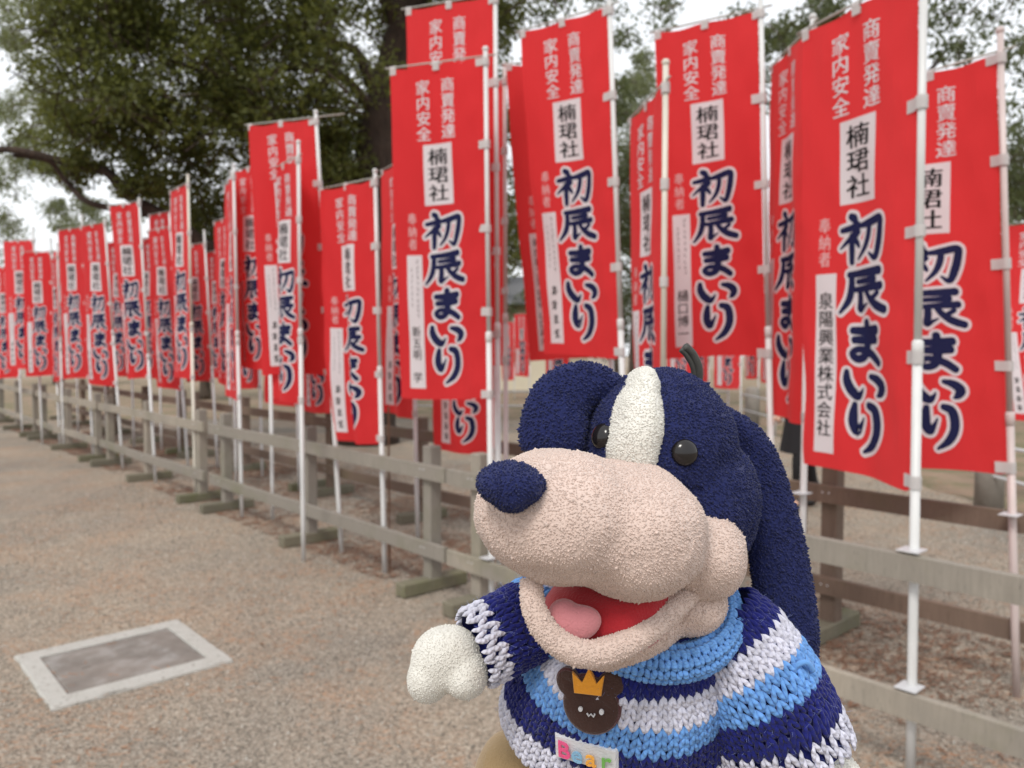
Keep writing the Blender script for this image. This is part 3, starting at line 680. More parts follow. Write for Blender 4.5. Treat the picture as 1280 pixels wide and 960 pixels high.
tree('huge dark camphor tree behind the banners, its leaning trunk rising left of the central banner',
  [tb, (tb.x+.02, 13, 1.2), P3(474, 235, 13), P3(476, 170, 13), P3(492, 90, 13), P3(513, 0, 13), P3(530, -120, 13.1), P3(560, -260, 13.3)], [.50, .42, .40, .37, .30, .26, .24, .18],
  [([P3(478, 130, 13), P3(462, 95, 12.8), P3(440, 62, 12.6), P3(395, 45, 12.3), P3(330, 22, 12)], .11, .03), ([P3(474, 150, 13), P3(445, 112, 12.6), P3(412, 88, 12.3), P3(362, 88, 12), P3(290, 95, 11.8), P3(205, 75, 11.6)], .10, .025),
   ([P3(410, 90, 12.3), P3(396, 120, 12.2), P3(392, 145, 12.1)], .05, .02), ([P3(474, 170, 13), P3(440, 150, 12.9), P3(400, 165, 12.8)], .06, .02),
   ([P3(470, 260, 13), P3(380, 305, 12.8), P3(290, 310, 12.6), P3(215, 282, 12.4), P3(165, 252, 12.2), P3(140, 220, 12.1), P3(85, 203, 12), P3(10, 192, 11.9), P3(-80, 188, 11.8)], .13, .04),
   ([P3(210, 280, 12.4), P3(150, 262, 12.3), P3(105, 248, 12.2), P3(78, 225, 12.2), P3(62, 205, 12.1), P3(20, 200, 12)], .06, .03),
   ([P3(520, -60, 13), P3(560, -110, 12.8), P3(640, -150, 12.6)], .12, .05), ([P3(500, 60, 13), P3(470, -40, 12.6), P3(400, -120, 12.2)], .13, .06)],
  [(240, 40, 190, 130, 10.5, 14, 210, .50, -.32), (390, 60, 110, 170, 11.2, 15, 130, .48, -.34), (120, 60, 85, 120, 10.5, 13, 70, .46, -.2), (300, 190, 150, 90, 12, 15.5, 130, .46, -.25), (230, -130, 330, 110, 10, 15, 190, .6, None),
   (262, 290, 45, 60, 13.4, 16, 55, .42, None), (420, 300, 60, 90, 13.5, 16, 70, .42, None), (130, 165, 110, 45, 11.5, 13.5, 40, .36, -.1), (570, -70, 130, 100, 11.5, 15, 90, .5, None), (560, 30, 80, 60, 12.8, 15, 40, .42, -.05),
   (636, 90, 50, 90, 13, 15.5, 34, .40, -.1), (640, 240, 34, 95, 13.5, 16, 36, .40, -.15), (425, 175, 40, 60, 12, 14.5, 26, .40, None), (350, 250, 60, 60, 13, 15, 50, .40, None), (130, 218, 70, 28, 11.8, 13, 16, .30, -.1)],
  M['leaf'], M['bark'], .105, 105, 11, 'camphor_tree')
def broad(label, px, Z, h, crown, lm, size, per, seed, name='tree', bark_='bark2', group=None, tr=.16):
    b_ = P3(px, 400, Z); b_.z = 0; t_ = Vector((b_.x+random.uniform(-.3, .3), Z, h*.8))
    mid = (b_+t_)/2 + Vector((random.uniform(-.15, .15), 0, 0)); limbs = []
    rr = random.Random(seed)
    for k in range(6):
        s = b_.lerp(t_, rr.uniform(.35, .8)); limbs.append(([s, s+Vector((rr.uniform(-.8,.8), rr.uniform(-.5,.5), .5)), s+Vector((rr.uniform(-1.7,1.7), rr.uniform(-1,1), rr.uniform(.7, 1.4)))], tr*.4, .02))
    tree(label, [b_, mid, t_], [tr*1.35, tr, tr*.5], limbs, crown, lm, M[bark_], size, per, seed, name, group)
# right hand trees
broad('tall broadleaf tree behind the right hand banners, sparse boughs against white sky', 1110, 14, 8.5, [(1225, 20, 110, 55, 12, 15, 22, .45, -.05), (1268, 165, 40, 110, 12, 15, 40, .42, -.3), (1040, 25, 120, 55, 13, 16, 34, .42, -.1), (985, 90, 40, 50, 14, 16, 16, .40), (760, 15, 90, 40, 14, 17, 16, .42), (730, 110, 60, 60, 15, 18, 20, .42), (1240, -110, 200, 90, 12, 16, 60, .5), (1215, 300, 90, 90, 15, 18, 50, .5)], M['leaf3'], .125, 80, 21, tr=.22)
broad('pale olive pointed tree in the gap right of the middle banner', 792, 24, 6.5, [(798, 150, 30, 60, 22, 26, 36, .55), (800, 250, 46, 80, 22, 26, 60, .6), (805, 90, 12, 35, 23, 25, 8, .35)], M['leaf2'], .12, 130, 22)
broad('dark evergreen between the narrow cream pole banner and the face-on banner', 845, 19, 6, [(790, 230, 55, 60, 17.5, 21, 60, .5, -.3), (820, 330, 80, 80, 18, 21, 90, .55), (860, 200, 60, 80, 18, 21, 50, .5)], M['leaf3'], .1, 140, 23)
broad('grey green pine at the left edge above the banners', -40, 24, 8, [(40, 150, 60, 45, 22, 26, 40, .6, -.3), (15, 215, 60, 30, 22, 26, 16, .5, -.1), (85, 272, 34, 26, 22, 26, 20, .42), (140, 262, 40, 20, 22, 26, 8, .45), (-30, 270, 50, 70, 22, 26, 20, .6), (20, 40, 50, 55, 18, 23, 16, .4, -.05)], M['leaf2'], .12, 120, 24, 'pine_tree')
lbs = ['dark leafy tree filling the gaps low behind the left banners', 'dark leafy tree low behind the crumpled banner', 'leafy tree behind the gap right of the central banner', 'leafy tree far behind the toy dog head', 'leafy tree far behind the narrow folded banner', 'leafy tree at the far right behind the edge banner', 'leafy tree behind the banners at the far left',
 'broad tree on the horizon behind the largest banner', 'broad tree on the horizon seen past the right edge banner', 'broad tree on the horizon between the narrow and the largest banner']
for i, (px_, Z_, cy_, ry_) in enumerate([(255, 24, 380, 60), (420, 22, 385, 60), (600, 30, 330, 70), (770, 29, 395, 45), (1010, 26, 380, 70), (1235, 22, 350, 100), (70, 34, 410, 35), (1100, 38, 360, 90), (1330, 34, 350, 110), (1050, 44, 375, 70)]):
    broad(lbs[i], px_, Z_, 3.6, [(px_, cy_, 85, ry_, Z_-1.5, Z_+1.5, 70, .62)], M['leaf3'], .13, 120, 30+i, group='trees low along the far side of the court', tr=.13)
# ------------------------------------------------------------ beyond the path
# pipe fence running away along the planted strip, then across behind the path
def pipe_fence(pts, label):
    base = Vector(pts[0]); root = empty('pipe_fence', base, 0, label=label, cat='fence', group='low pipe fences along the path')
    for z in (.62, .32):
        mb = MB(); mb.tube([Vector(p)-base+Vector((0,0,z)) for p in pts], .017, 8); mb.build('rail', M['metal'], root, True)
    for p in pts:
        mb = MB(); q = Vector(p)-base; mb.tube([q, q+Vector((0,0,.66))], .022, 8); mb.build('post', M['pole'], root, True)
pipe_fence([(4.62, y, 0) for y in (5.6, 7.7, 9.8, 11.9, 14.0, 16.1)], 'low white pipe fence running away along the right of the gravel path')
pipe_fence([(x, 17.0, 0) for x in (4.6, 2.6, .6, -1.4, -3.4)], 'low white pipe fence crossing behind the gravel path')
def stone_post(px, py, r, h, label):
    p = ground(px, py); mb = MB(); mb.tube([(0,0,-.02), (0,0,h*.9), (0,0,h*.97), (0,0,h)], [r, r*.96, r*.8, r*.35], 12); o = mb.build('stone_post', M['stone'], None, True); o.location = p
    tag(o, label, 'post')
stone_post(940, 532, .15, .78, 'round topped stone post beyond the path, below the face-on banner')
stone_post(1236, 634, .13, .62, 'grey stone post standing beyond the brown fence at the right')
# cream building in the gap
b0 = P3(600, 400, 31); b0.z = 0
t = empty('storehouse', b0, 0, label='small cream plastered building seen through the gap right of the central banner', cat='building')
mb = MB(); mb.box((1.2, 0, 1.55), (5.6, 3.6, 3.1)); mb.build('wall', M['cream_wall'], t)
mb = MB(); mb.add([(-2, -2.3, 3.1), (4.4, -2.3, 3.1), (4.4, 2.3, 3.1), (-2, 2.3, 3.1), (-1.6, 0, 4.3), (4.0, 0, 4.3)], [(0,1,5,4), (2,3,4,5), (0,4,3), (1,2,5), (3,2,1,0)]); mb.build('roof', M['roof'], t)
for x in (-.6, 1.2, 3.0):
    mb = MB(); mb.box((x, -1.82, 1.8), (.8, .05, .8)); w_ = mb.build('window', M['bar'], t)
    mb = MB(); mb.box((x, -1.85, 1.8), (.68, .03, .68)); mb.build('pane', M['glass_dark'], w_)
# white notice sheet board
nb = ground(738, 556); t = empty('notice_board', nb, R(-14), label='white notice board on two legs, faint coloured print, behind the toy dog head', cat='sign')
mb = MB(); mb.box((0, 0, .93), (.50, .02, .38), bev=.004); bd_ = mb.build('board', simple('white_board', (.82, .83, .82), .5, .04), t)
for i in range(5):
    for j in range(6):
        mb = MB(); mb.box((-.19+j*.075, -.0112, 1.04-i*.06), (.035+random.uniform(0, .02), .001, .016)); mb.build('print_mark', M['bar'] if (i+j) % 3 else M['red'], bd_)
for s in (-1, 1):
    mb = MB(); mb.box((s*.2, .025, .45), (.03, .03, .9)); mb.build('leg', M['wood_brown'], t)
# walker in a black coat on the path
def skinned(name, verts, edges, radii, mat, parent, loc=(0,0,0), sub=2):
    me = bpy.data.meshes.new(name); me.from_pydata(verts, edges, []); o = bpy.data.objects.new(name, me); COL.objects.link(o)
    sk = o.modifiers.new('s', 'SKIN'); 
    for i, r_ in enumerate(radii): me.skin_vertices[0].data[i].radius = (r_, r_) if not isinstance(r_, tuple) else r_
    me.skin_vertices[0].data[0].use_root = True; sk.use_smooth_shade = True
    ss = o.modifiers.new('u', 'SUBSURF'); ss.levels = sub; ss.render_levels = sub
    me2 = bpy.data.meshes.new_from_object(o.evaluated_get(bpy.context.evaluated_depsgraph_get())); bpy.data.objects.remove(o)
    me2.materials.clear(); me2.name = name; return link(name, me2, mat, parent, True)
pw = ground(1004, 636); person = empty('person', pw, 0, label='person in a long black coat and dark boots walking on the path', cat='person')
Msk = simple('skin', (.55, .33, .24), .5, .06); Mco = simple('black_wool', (.012, .012, .014), .85, .2, 40); Mbt = simple('black_leather', (.015, .014, .014), .45, .1); Mha = simple('dark_hair', (.02, .014, .011), .55, .2, 30)
v = [(0,0,.88), (0,0,1.05), (0,0,1.25), (0,0,1.38), (0,0,1.46), (-.02,0,1.55), (-.02,0,1.63),
     (-.03,.16,1.36), (-.06,.20,1.12), (-.14,.19,.90), (-.17,.18,.82), (.02,-.17,1.36), (.05,-.21,1.12), (-.07,-.20,.92), (-.12,-.19,.86),
     (.02,.09,.86), (.10,.09,.48), (.19,.09,.12), (.13,.09,.05), (-.02,-.09,.86), (-.12,-.09,.48), (-.13,-.09,.10), (-.22,-.09,.045)]
e = [(0,1),(1,2),(2,3),(3,4),(4,5),(5,6),(3,7),(7,8),(8,9),(9,10),(3,11),(11,12),(12,13),(13,14),(0,15),(15,16),(16,17),(17,18),(0,19),(19,20),(20,21),(21,22)]
rd = [.12,.11,.13,.10,.052,.085,.075,.055,.042,.03,.035,.055,.042,.03,.035,.085,.055,.038,.04,.085,.055,.038,.04]
skinned('body', v, e, rd, Msk, person)
# face features
mb = MB(); mb.tube([(-.10,0,1.585), (-.125,0,1.555), (-.105,0,1.54)], [.008,.014,.008], 6); mb.build('nose', Msk, person, True)
for s in (-1, 1):
    mb = MB(); mb.tube([(-.098,s*.032,1.59), (-.102,s*.032,1.59)], [.010,.008], 8); mb.build('eye', Mbt, person)
skinned('hair', [(.03,0,1.56),(.01,0,1.66),(.05,.03,1.50),(.05,-.03,1.50)], [(0,1),(0,2),(0,3)], [.095,.085,.06,.06], Mha, person)
mb = MB(); N = 20; rings = [(1.43,.07,.09),(1.38,.12,.20),(1.2,.145,.205),(1.0,.14,.19),(.8,.17,.215),(.55,.21,.25)]
vs = [(rx*math.cos(2*math.pi*k/N)+(.01*math.sin(k*2.3) if z < .9 else 0), ry*math.sin(2*math.pi*k/N), z) for z, rx, ry in rings for k in range(N)]
mb.add(vs, [(i*N+k, i*N+(k+1)%N, (i+1)*N+(k+1)%N, (i+1)*N+k) for i in range(5) for k in range(N)])
coat = mb.build('coat', Mco, person, True)
for s, pts in ((1, [(-.03,.19,1.36),(-.06,.235,1.12),(-.13,.225,.93)]), (-1, [(.02,-.19,1.36),(.05,-.235,1.12),(-.06,-.22,.945)])):
    mb = MB(); mb.tube(pts, [.085,.07,.058], 12); mb.build('sleeve', Mco, person, True)
    mb = MB(); h_ = Vector(pts[-1]) + Vector((-.04, 0, -.05))
    for q in range(4): mb.tube([h_+Vector((-.015, (q-1.5)*.018, 0)), h_+Vector((-.035, (q-1.5)*.019, -.045-.008*(q in (1,2)))), h_+Vector((-.025, (q-1.5)*.018, -.08))], [.009,.009,.006], 6)
    mb.tube([h_+Vector((0, -s*.03, .01)), h_+Vector((-.03, -s*.045, -.03))], [.010,.008], 6); mb.build('fingers', Msk, person, True)
for pts in ([(.02,.09,.84),(.10,.09,.48),(.19,.09,.16)], [(-.02,-.09,.84),(-.12,-.09,.48),(-.13,-.09,.14)]):
    mb = MB(); mb.tube(pts, [.10,.075,.058], 12); mb.build('trouser_leg', Mco, person, True)
for pts in ([(.195,.09,.24),(.20,.09,.08),(.17,.09,.045),(.05,.09,.03)], [(-.13,-.09,.24),(-.125,-.09,.07),(-.17,-.09,.045),(-.29,-.09,.035)]):
    mb = MB(); mb.tube(pts, [.055,.05,.048,.03], 10); mb.build('boot', Mbt, person, True)
person.rotation_euler[2] = R(20)
# ------------------------------------------------------------ stuffed toy dog in a knitted sweater (close to the lens)
DY = .42
def W(px, py, dy=0.): return at_y(px, py, DY+dy)
PX = 1/2381
def fabric(name, c, rough=.9, sheen=.35, var=.16, tr=0):
    b = NB(name); g = b.n('ShaderNodeNewGeometry'); n = b.noise(70, 3)
    col = b.mix(g.outputs['Random Per Island'], mul(c, 1-var), mul(c, 1+var*.6)); col = b.mix(b.ramp(n, [(.35, (0,0,0)), (.7, (.35,)*3)]), col, mul(c, .82))
    b.setp(Base_Color=col, Roughness=rough, Sheen_Weight=sheen); b.p.inputs['Sheen Roughness'].default_value = .5
    b.p.inputs['Specular IOR Level'].default_value = .15
    v = b.noise(900, 2); v2 = b.noise(160, 3); ad = b.n('ShaderNodeMath', operation='ADD'); b.l(v, ad.inputs[0]); b.l(v2, ad.inputs[1]); b.bump(ad.outputs[0], .6, .0012); return b.m
M['t_navy'] = fabric('navy_terry', (.016, .022, .092), sheen=.12, var=.4); M['t_cream'] = fabric('cream_terry', (.66, .52, .455), var=.12)
M['t_white'] = fabric('white_terry', (.74, .72, .66), var=.10); M['felt_red'] = fabric('red_felt', (.42, .022, .03)); M['felt_pink'] = fabric('pink_felt', (.66, .25, .27))
M['t_tan'] = fabric('tan_knit', (.50, .34, .17)); M['felt_brown'] = fabric('brown_felt', (.055, .026, .02)); M['felt_orange'] = fabric('orange_felt', (.80, .33, .03))
M['edge_brown'] = fabric('dark_red_thread', (.08, .02, .02)); M['patch_white'] = fabric('white_weave', (.68, .68, .70))
for k_, c_ in (('l_pink', (.75, .07, .22)), ('l_blue', (.25, .50, .72)), ('l_orange', (.85, .40, .05)), ('l_green', (.16, .42, .08))): M[k_] = fabric(k_[2:]+'_thread', c_)
M['button'] = simple('black_button', (.012, .010, .010), .16, .05)
M['cord'] = simple('grey_cord', (.05, .05, .045), .7, .3, 300, .5, 900, .0005)
def yarn(name, c):
    b = NB(name); at = b.n('ShaderNodeAttribute', attribute_name='ply'); g = b.n('ShaderNodeNewGeometry')
    m1 = b.n('ShaderNodeMath', operation='MULTIPLY'); b.l(at.outputs['Fac'], m1.inputs[0]); m1.inputs[1].default_value = 2*math.pi*3
    s_ = b.n('ShaderNodeMath', operation='SINE'); b.l(m1.outputs[0], s_.inputs[0])
    mr = b.n('ShaderNodeMapRange'); b.l(s_.outputs[0], mr.inputs[0]); mr.inputs[1].default_value = -1
    col = b.mix(g.outputs['Random Per Island'], mul(c, .82), mul(c, 1.12)); col = b.mix(b.ramp(b.noise(60, 3), [(.4, (0,0,0)), (.7, (.4,)*3)]), col, mul(c, .8))
    b.setp(Base_Color=col, Roughness=.9, Sheen_Weight=.12); b.p.inputs['Specular IOR Level'].default_value = .2
    ad = b.n('ShaderNodeMath', operation='ADD'); b.l(mr.outputs[0], ad.inputs[0]); b.l(b.noise(1200, 2), ad.inputs[1])
    b.bump(ad.outputs[0], .7, .0007); return b.m
M['y_navy'] = yarn('navy_yarn', (.010, .014, .135)); M['y_blue'] = yarn('light_blue_yarn', (.14, .33, .70)); M['y_white'] = yarn('lavender_white_yarn', (.62, .62, .72))
M['fuzz'] = simple('yarn_fibre', (.30, .36, .62), .9, .2)
base = Vector((W(800, 1250, .06).x, DY+.06, W(800, 1250, .06).z))
dog = empty('stuffed_dog', base, 0, label='stuffed terry cloth dog, navy and cream, in a blue and white striped knitted sweater', cat='soft toy')
def blob(name, ells, mat, voxel=.0022, smooth=6):
    """ells: (px, py, dy, rx_px, ry_px, depth_m, tilt_deg)"""
    bm = bmesh.new()
    for (px, py, dy, rx, ry, rd, *rest) in ells:
        tl = R(rest[0]) if rest else 0; k = PX*(DY+dy)/DY; c = W(px, py, dy)-base
        m_ = Matrix.Translation(c) @ Matrix.Rotation(tl, 4, 'Y') @ Matrix.Diagonal((rx*k, rd, ry*k, 1))
        bmesh.ops.create_icosphere(bm, subdivisions=4, radius=1, matrix=m_)
    me = bpy.data.meshes.new(name); bm.to_mesh(me); bm.free(); o = bpy.data.objects.new(name, me); COL.objects.link(o)
    if len(ells) > 1 or smooth:
        r_ = o.modifiers.new('r', 'REMESH'); r_.mode = 'VOXEL'; r_.voxel_size = voxel
        s_ = o.modifiers.new('s', 'SMOOTH'); s_.factor = .6; s_.iterations = smooth
    m2 = bpy.data.meshes.new_from_object(o.evaluated_get(bpy.context.evaluated_depsgraph_get())); bpy.data.objects.remove(o); m2.name = name; m2.materials.clear()
    co = np.empty(len(m2.vertices)*3, np.float32); m2.vertices.foreach_get('co', co); no = np.empty_like(co); m2.vertices.foreach_get('normal', no); co = co.reshape(-1,3)
    k = np.array([.0022*noise.noise(Vector(c)*28) + .0010*noise.noise(Vector(c)*75) for c in co.tolist()], np.float32)
    m2.vertices.foreach_set('co', (co + no.reshape(-1,3)*k[:,None]).ravel()); m2.update()
    return link(name, m2, mat, dog, True)
OCT = np.array([[1,0,0],[0,1,0],[-1,0,0],[0,-1,0],[0,0,1],[0,0,-1]], float)
OF = np.array([[0,1,4],[1,2,4],[2,3,4],[3,0,4],[1,0,5],[2,1,5],[3,2,5],[0,3,5]])
def pile(o, mat, spacing=.00175, size=.0010, seed=1, long_=1.25, cond=None, front=True):
    me = o.data; me.calc_loop_triangles(); r = np.random.default_rng(seed)
    co = np.empty(len(me.vertices)*3); me.vertices.foreach_get('co', co); co = co.reshape(-1,3)
    no = np.empty(len(me.vertices)*3); me.vertices.foreach_get('normal', no); no = no.reshape(-1,3)
    tri = np.empty(len(me.loop_triangles)*3, np.int32); me.loop_triangles.foreach_get('vertices', tri); tri = tri.reshape(-1,3)
    A, B_, C_ = co[tri[:,0]], co[tri[:,1]], co[tri[:,2]]; ar = np.linalg.norm(np.cross(B_-A, C_-A), axis=1)/2
    n = int(ar.sum()/spacing**2*2.6); idx = r.choice(len(tri), n, p=ar/ar.sum()); u = r.random((n,2)); f = u.sum(1) > 1; u[f] = 1-u[f]
    P = A[idx]+(B_-A)[idx]*u[:,:1]+(C_-A)[idx]*u[:,1:]; N_ = no[tri[idx]].mean(1); N_ /= np.linalg.norm(N_, axis=1, keepdims=True)
    ce = np.floor(P/(spacing*.92)).astype(np.int64); _, k = np.unique(ce[:,0]*73856093 ^ ce[:,1]*19349663 ^ ce[:,2]*83492791, return_index=True); P, N_ = P[k], N_[k]; n = len(P)
    a = N_ + r.normal(0, .28, (n,3)); a /= np.linalg.norm(a, axis=1, keepdims=True)
    t = np.cross(a, r.normal(0,1,(n,3))); t /= np.linalg.norm(t, axis=1, keepdims=True); b_ = np.cross(a, t)
    s = size*r.uniform(.7, 1.2, n)*np.where(r.random(n) < .012, 1.9, 1)
    V = P[:,None] + OCT[None,:,0:1]*t[:,None]*s[:,None,None]*.85 + OCT[None,:,1:2]*b_[:,None]*s[:,None,None]*.6 + OCT[None,:,2:3]*a[:,None]*s[:,None,None]*long_
    F = (OF[None] + (np.arange(n)*6)[:,None,None]).reshape(-1,3)
    q = link('terry_loops', mesh_np('terry_loops', V.reshape(-1,3), F), mat, o, True); tag(q, kind='stuff'); return q
head = blob('head', [(822, 562, .030, 98, 103, .046, 8), (856, 625, .036, 88, 98, .050, 0), (850, 690, .04, 75, 60, .04)], M['t_navy'], smooth=10)
pile(head, M['t_navy'], .0015, .0010, 2)
face = blob('blaze', [(792, 545, .010, 36, 74, .034, 10), (800, 490, .020, 22, 34, .030, 16)], M['t_white'], smooth=3)
pile(face, M['t_white'], .0013, .0008, 3, 1.0)
muz = blob('muzzle', [(702, 645, -.030, 112, 84, .048, 6), (782, 660, -.022, 100, 84, .050, 10), (868, 690, .002, 66, 60, .036)], M['t_cream'], smooth=34)
pile(muz, M['t_cream'], .0013, .0008, 4, 1.0)
nose = blob('nose', [(640, 606, -.066, 40, 25, .017, 6), (640, 618, -.070, 24, 20, .013, 0)], M['t_navy'], voxel=.0015, smooth=4)
pile(nose, M['t_navy'], .0015, .0009, 5)
# mouth: red dish, lip roll, tongue
jaw = blob('jaw', [(768, 768, .004, 92, 58, .040, -12), (850, 745, .012, 56, 40, .034)], M['t_cream'], smooth=3); pile(jaw, M['t_cream'], .0013, .0008, 6, 1.0)
inner = blob('mouth_lining', [(763, 760, -.012, 88, 55, .034, -12)], M['felt_red'], smooth=2)
lip = [(664, 724, -.046), (668, 762, -.052), (690, 797, -.055), (728, 817, -.055), (770, 810, -.050), (812, 786, -.041), (846, 757, -.028), (872, 730, -.014)]
pp = catmull([tuple(W(*p)-base) for p in lip], 6); mb = MB(); n = len(pp); mb.tube(pp, [.0052+.0012*math.sin(math.pi*i/(n-1)) for i in range(n)], 14)
lp = mb.build('lip', M['t_cream'], dog, True); pile(lp, M['t_cream'], .0013, .0008, 7, 1.0)
blob('tongue', [(716, 778, -.047, 36, 23, .007, -8), (706, 766, -.045, 20, 18, .007, 10)], M['felt_pink'], voxel=.001, smooth=5)
def bvh(objs):
    vs, fs = [], []
    for o in objs:
        k = len(vs); vs += [v.co+base for v in o.data.vertices]; fs += [[i+k for i in p.vertices] for p in o.data.polygons]
    return BVHTree.FromPolygons(vs, fs)
fb = bvh([face, head, muz])
for (ex, ey) in ((752, 545), (856, 566)):
    hit, nn, _, _ = fb.ray_cast(CAM, ray(ex, ey).normalized()); q = nn.to_track_quat('Z', 'Y').to_matrix().to_4x4()
    bm = bmesh.new(); bmesh.ops.create_uvsphere(bm, u_segments=20, v_segments=12, radius=1, matrix=Matrix.Translation(hit-base-nn*.0005) @ q @ Matrix.Diagonal((.0072, .0072, .0046, 1)))
    me = bpy.data.meshes.new('eye'); bm.to_mesh(me); bm.free(); link('eye', me, M['button'], dog, True)
for side, pts in (('r', [(895, 520, .052), (938, 560, .054), (962, 640, .050), (978, 730, .046), (986, 800, .043), (984, 848, .042)]), ('l', [(775, 492, .030), (738, 482, .024), (706, 498, .016), (692, 530, .010), (688, 575, .006)])):
    P = catmull([tuple(W(*p)-base) for p in pts], 6); n = len(P); N = 16; vs = []
    for i, p in enumerate(P):
        f = i/(n-1); wd = (.0075 + .0105*math.sin(min(1, f*1.15)*math.pi*.62))*(1 if f < .86 else max(.15, math.sqrt(max(0, 1-((f-.86)/.14)**2)))); th = .0085*(1-.25*f)*(1 if f < .9 else .75)
        d = (Vector(P[min(i+1, n-1)])-Vector(P[max(i-1, 0)])).normalized(); a = Vector((0,1,0)).cross(d).normalized(); b_ = d.cross(a)
        vs += [Vector(p)+a*wd*math.cos(2*math.pi*k/N)+b_*th*math.sin(2*math.pi*k/N) for k in range(N)]
    mb = MB(); mb.add(vs, [(i*N+k, i*N+(k+1)%N, (i+1)*N+(k+1)%N, (i+1)*N+k) for i in range(n-1) for k in range(N)] + [tuple(range(N)), tuple((n-1)*N+k for k in reversed(range(N)))])
    e_ = mb.build('ear', M['t_navy'], dog, True); pile(e_, M['t_navy'], .0017, .0011, 8)
mb = MB(); cp = catmull([tuple(W(*p)-base) for p in [(873, 478, .03), (873, 460, .028), (866, 443, .026), (856, 433, .024)]], 5); mb.tube(cp, [.0024]*len(cp), 8); mb.build('hanging_cord', M['cord'], dog, True)
mb = MB(); cp = catmull([tuple(W(*p)-base) for p in [(868, 476, .029), (866, 459, .027), (858, 444, .025), (851, 437, .024)]], 5); mb.tube(cp, [.0015]*len(cp), 8); mb.build('hanging_cord', M['cord'], dog, True)

# ---- knitted sweater
def cap_mesh():
    prof = [(0, .15), (.18, .80), (.5, 1.0), (.82, .80), (1, .15)]; K = 6
    V = [(math.cos(2*math.pi*k/K)*r_, math.sin(2*math.pi*k/K)*r_, z) for z, r_ in prof for k in range(K)]
    F = [(i*K+k, i*K+(k+1)%K, (i+1)*K+(k+1)%K, (i+1)*K+k) for i in range(4) for k in range(K)]
    ply = [z*.9 + k/K*.3333*1 for z, r_ in prof for k in range(K)]
    return np.array(V), np.array(F), np.array(ply)
CV, CFc, CP = cap_mesh()
def legs_mesh(name, A, B_, N_, rad, mat, parent, seed=0):
    A, B_, N_ = np.array(A), np.array(B_), np.array(N_); d = B_-A; L = np.linalg.norm(d, axis=1, keepdims=True); dz = d/L
    x = np.cross(N_, dz); x /= np.linalg.norm(x, axis=1, keepdims=True); y = np.cross(dz, x); n = len(A)
    rr = (rad*np.random.default_rng(seed).uniform(.88, 1.12, n))[:,None,None]
    V = A[:,None] + CV[None,:,2:3]*d[:,None] + (CV[None,:,0:1]*x[:,None] + CV[None,:,1:2]*y[:,None])*rr + N_[:,None]*(np.sin(CV[:,2]*math.pi)[None,:,None]*rad*.45)
    m = len(CV); F = (CFc[None] + (np.arange(n)*m)[:,None,None]).reshape(-1,4)
    me = mesh_np(name, V.reshape(-1,3), F); at = me.attributes.new('ply', 'FLOAT', 'POINT'); at.data.foreach_set('value', np.tile(CP, n).astype(np.float32))
    o = link(name, me, mat, parent, True); return tag(o, kind='stuff')
class Tube:
    """surface of revolution about a bent axis, with elliptical rings"""
    def __init__(s, axis_pts, rads, side):
        s.P = [Vector(p) for p in axis_pts]; s.r = rads; s.side = side
        s.L = [0]
        for a, b_ in zip(s.P, s.P[1:]): s.L.append(s.L[-1]+(b_-a).length)
    def at(s, t):
        i = 0
        while i < len(s.L)-2 and t > s.L[i+1]: i += 1
        f = (t-s.L[i])/(s.L[i+1]-s.L[i]); g = f*f*(3-2*f) if 0 < f < 1 else f
        c = s.P[i].lerp(s.P[i+1], f); ra = s.r[i][0]+(s.r[i+1][0]-s.r[i][0])*g; rb = s.r[i][1]+(s.r[i+1][1]-s.r[i][1])*g
        d = (s.P[i+1]-s.P[i]).normalized(); e1 = (s.side-d*s.side.dot(d)).normalized(); e2 = d.cross(e1)
        return c, d, e1, e2, ra, rb
    def pos(s, th, t, off=0):
        c, d, e1, e2, ra, rb = s.at(t)
        wob = 1+.03*math.sin(3*th+t*60)+.02*math.sin(5*th-t*90)
        p = c + e1*ra*wob*math.cos(th) + e2*rb*wob*math.sin(th); n = (e1*math.cos(th)/ra + e2*math.sin(th)/rb).normalized()
        return p+n*off, n
    def base_mesh(s, t0, t1, name, mat, parent, n=40, m=24):
        vs = []
        for j in range(m+1):
            for k in range(n): vs.append(s.pos(2*math.pi*k/n, t0+(t1-t0)*j/m, -.0012)[0])
        mb = MB(); mb.add(vs, [(j*n+k, j*n+(k+1)%n, (j+1)*n+(k+1)%n, (j+1)*n+k) for j in range(m) for k in range(n)]); return mb.build(name, mat, parent, True)
    def knit(s, bands, parent, w=.0060, h=.0050, rad=.00155, seed=0, jit=.0008, cuff=False):
        rr = random.Random(seed)
        for bi, (t0, t1, mat, name) in enumerate(bands):
            rows = max(1, round((t1-t0)/h)); hh = (t1-t0)/rows; A, B_, N_ = [], [], []
            c, d, e1, e2, ra, rb = s.at((s.L[0]+s.L[-1])*.5); ncol = int(2*math.pi*math.sqrt((ra*ra+rb*rb)/2)/w)
            for j in range(rows):
                t = t0+hh*(j+.5)
                for i in range(ncol):
                    thc = 2*math.pi*(i+.5)/ncol; c, d, e1, e2, ra, rb = s.at(t); ww = math.sqrt((ra*math.sin(thc))**2+(rb*math.cos(thc))**2)
                    dth = 2*math.pi/ncol
                    for sg in (-1, 1):
                        if cuff and bi == len(bands)-1 and (i+j) % 2 and sg == 1: continue
                        ta = t-hh*.95+rr.uniform(-jit, jit); tb_ = t+hh*.70+rr.uniform(-jit, jit)
                        a, na = s.pos(thc+sg*dth*.47, ta, .0003+rr.uniform(0, jit)); b_, nb_ = s.pos(thc+sg*dth*.04, tb_, .0006)
                        A.append(a); B_.append(b_); N_.append((na+nb_).normalized())
            legs_mesh('knit_stitches', A, B_, N_, rad, mat, parent, seed+bi)
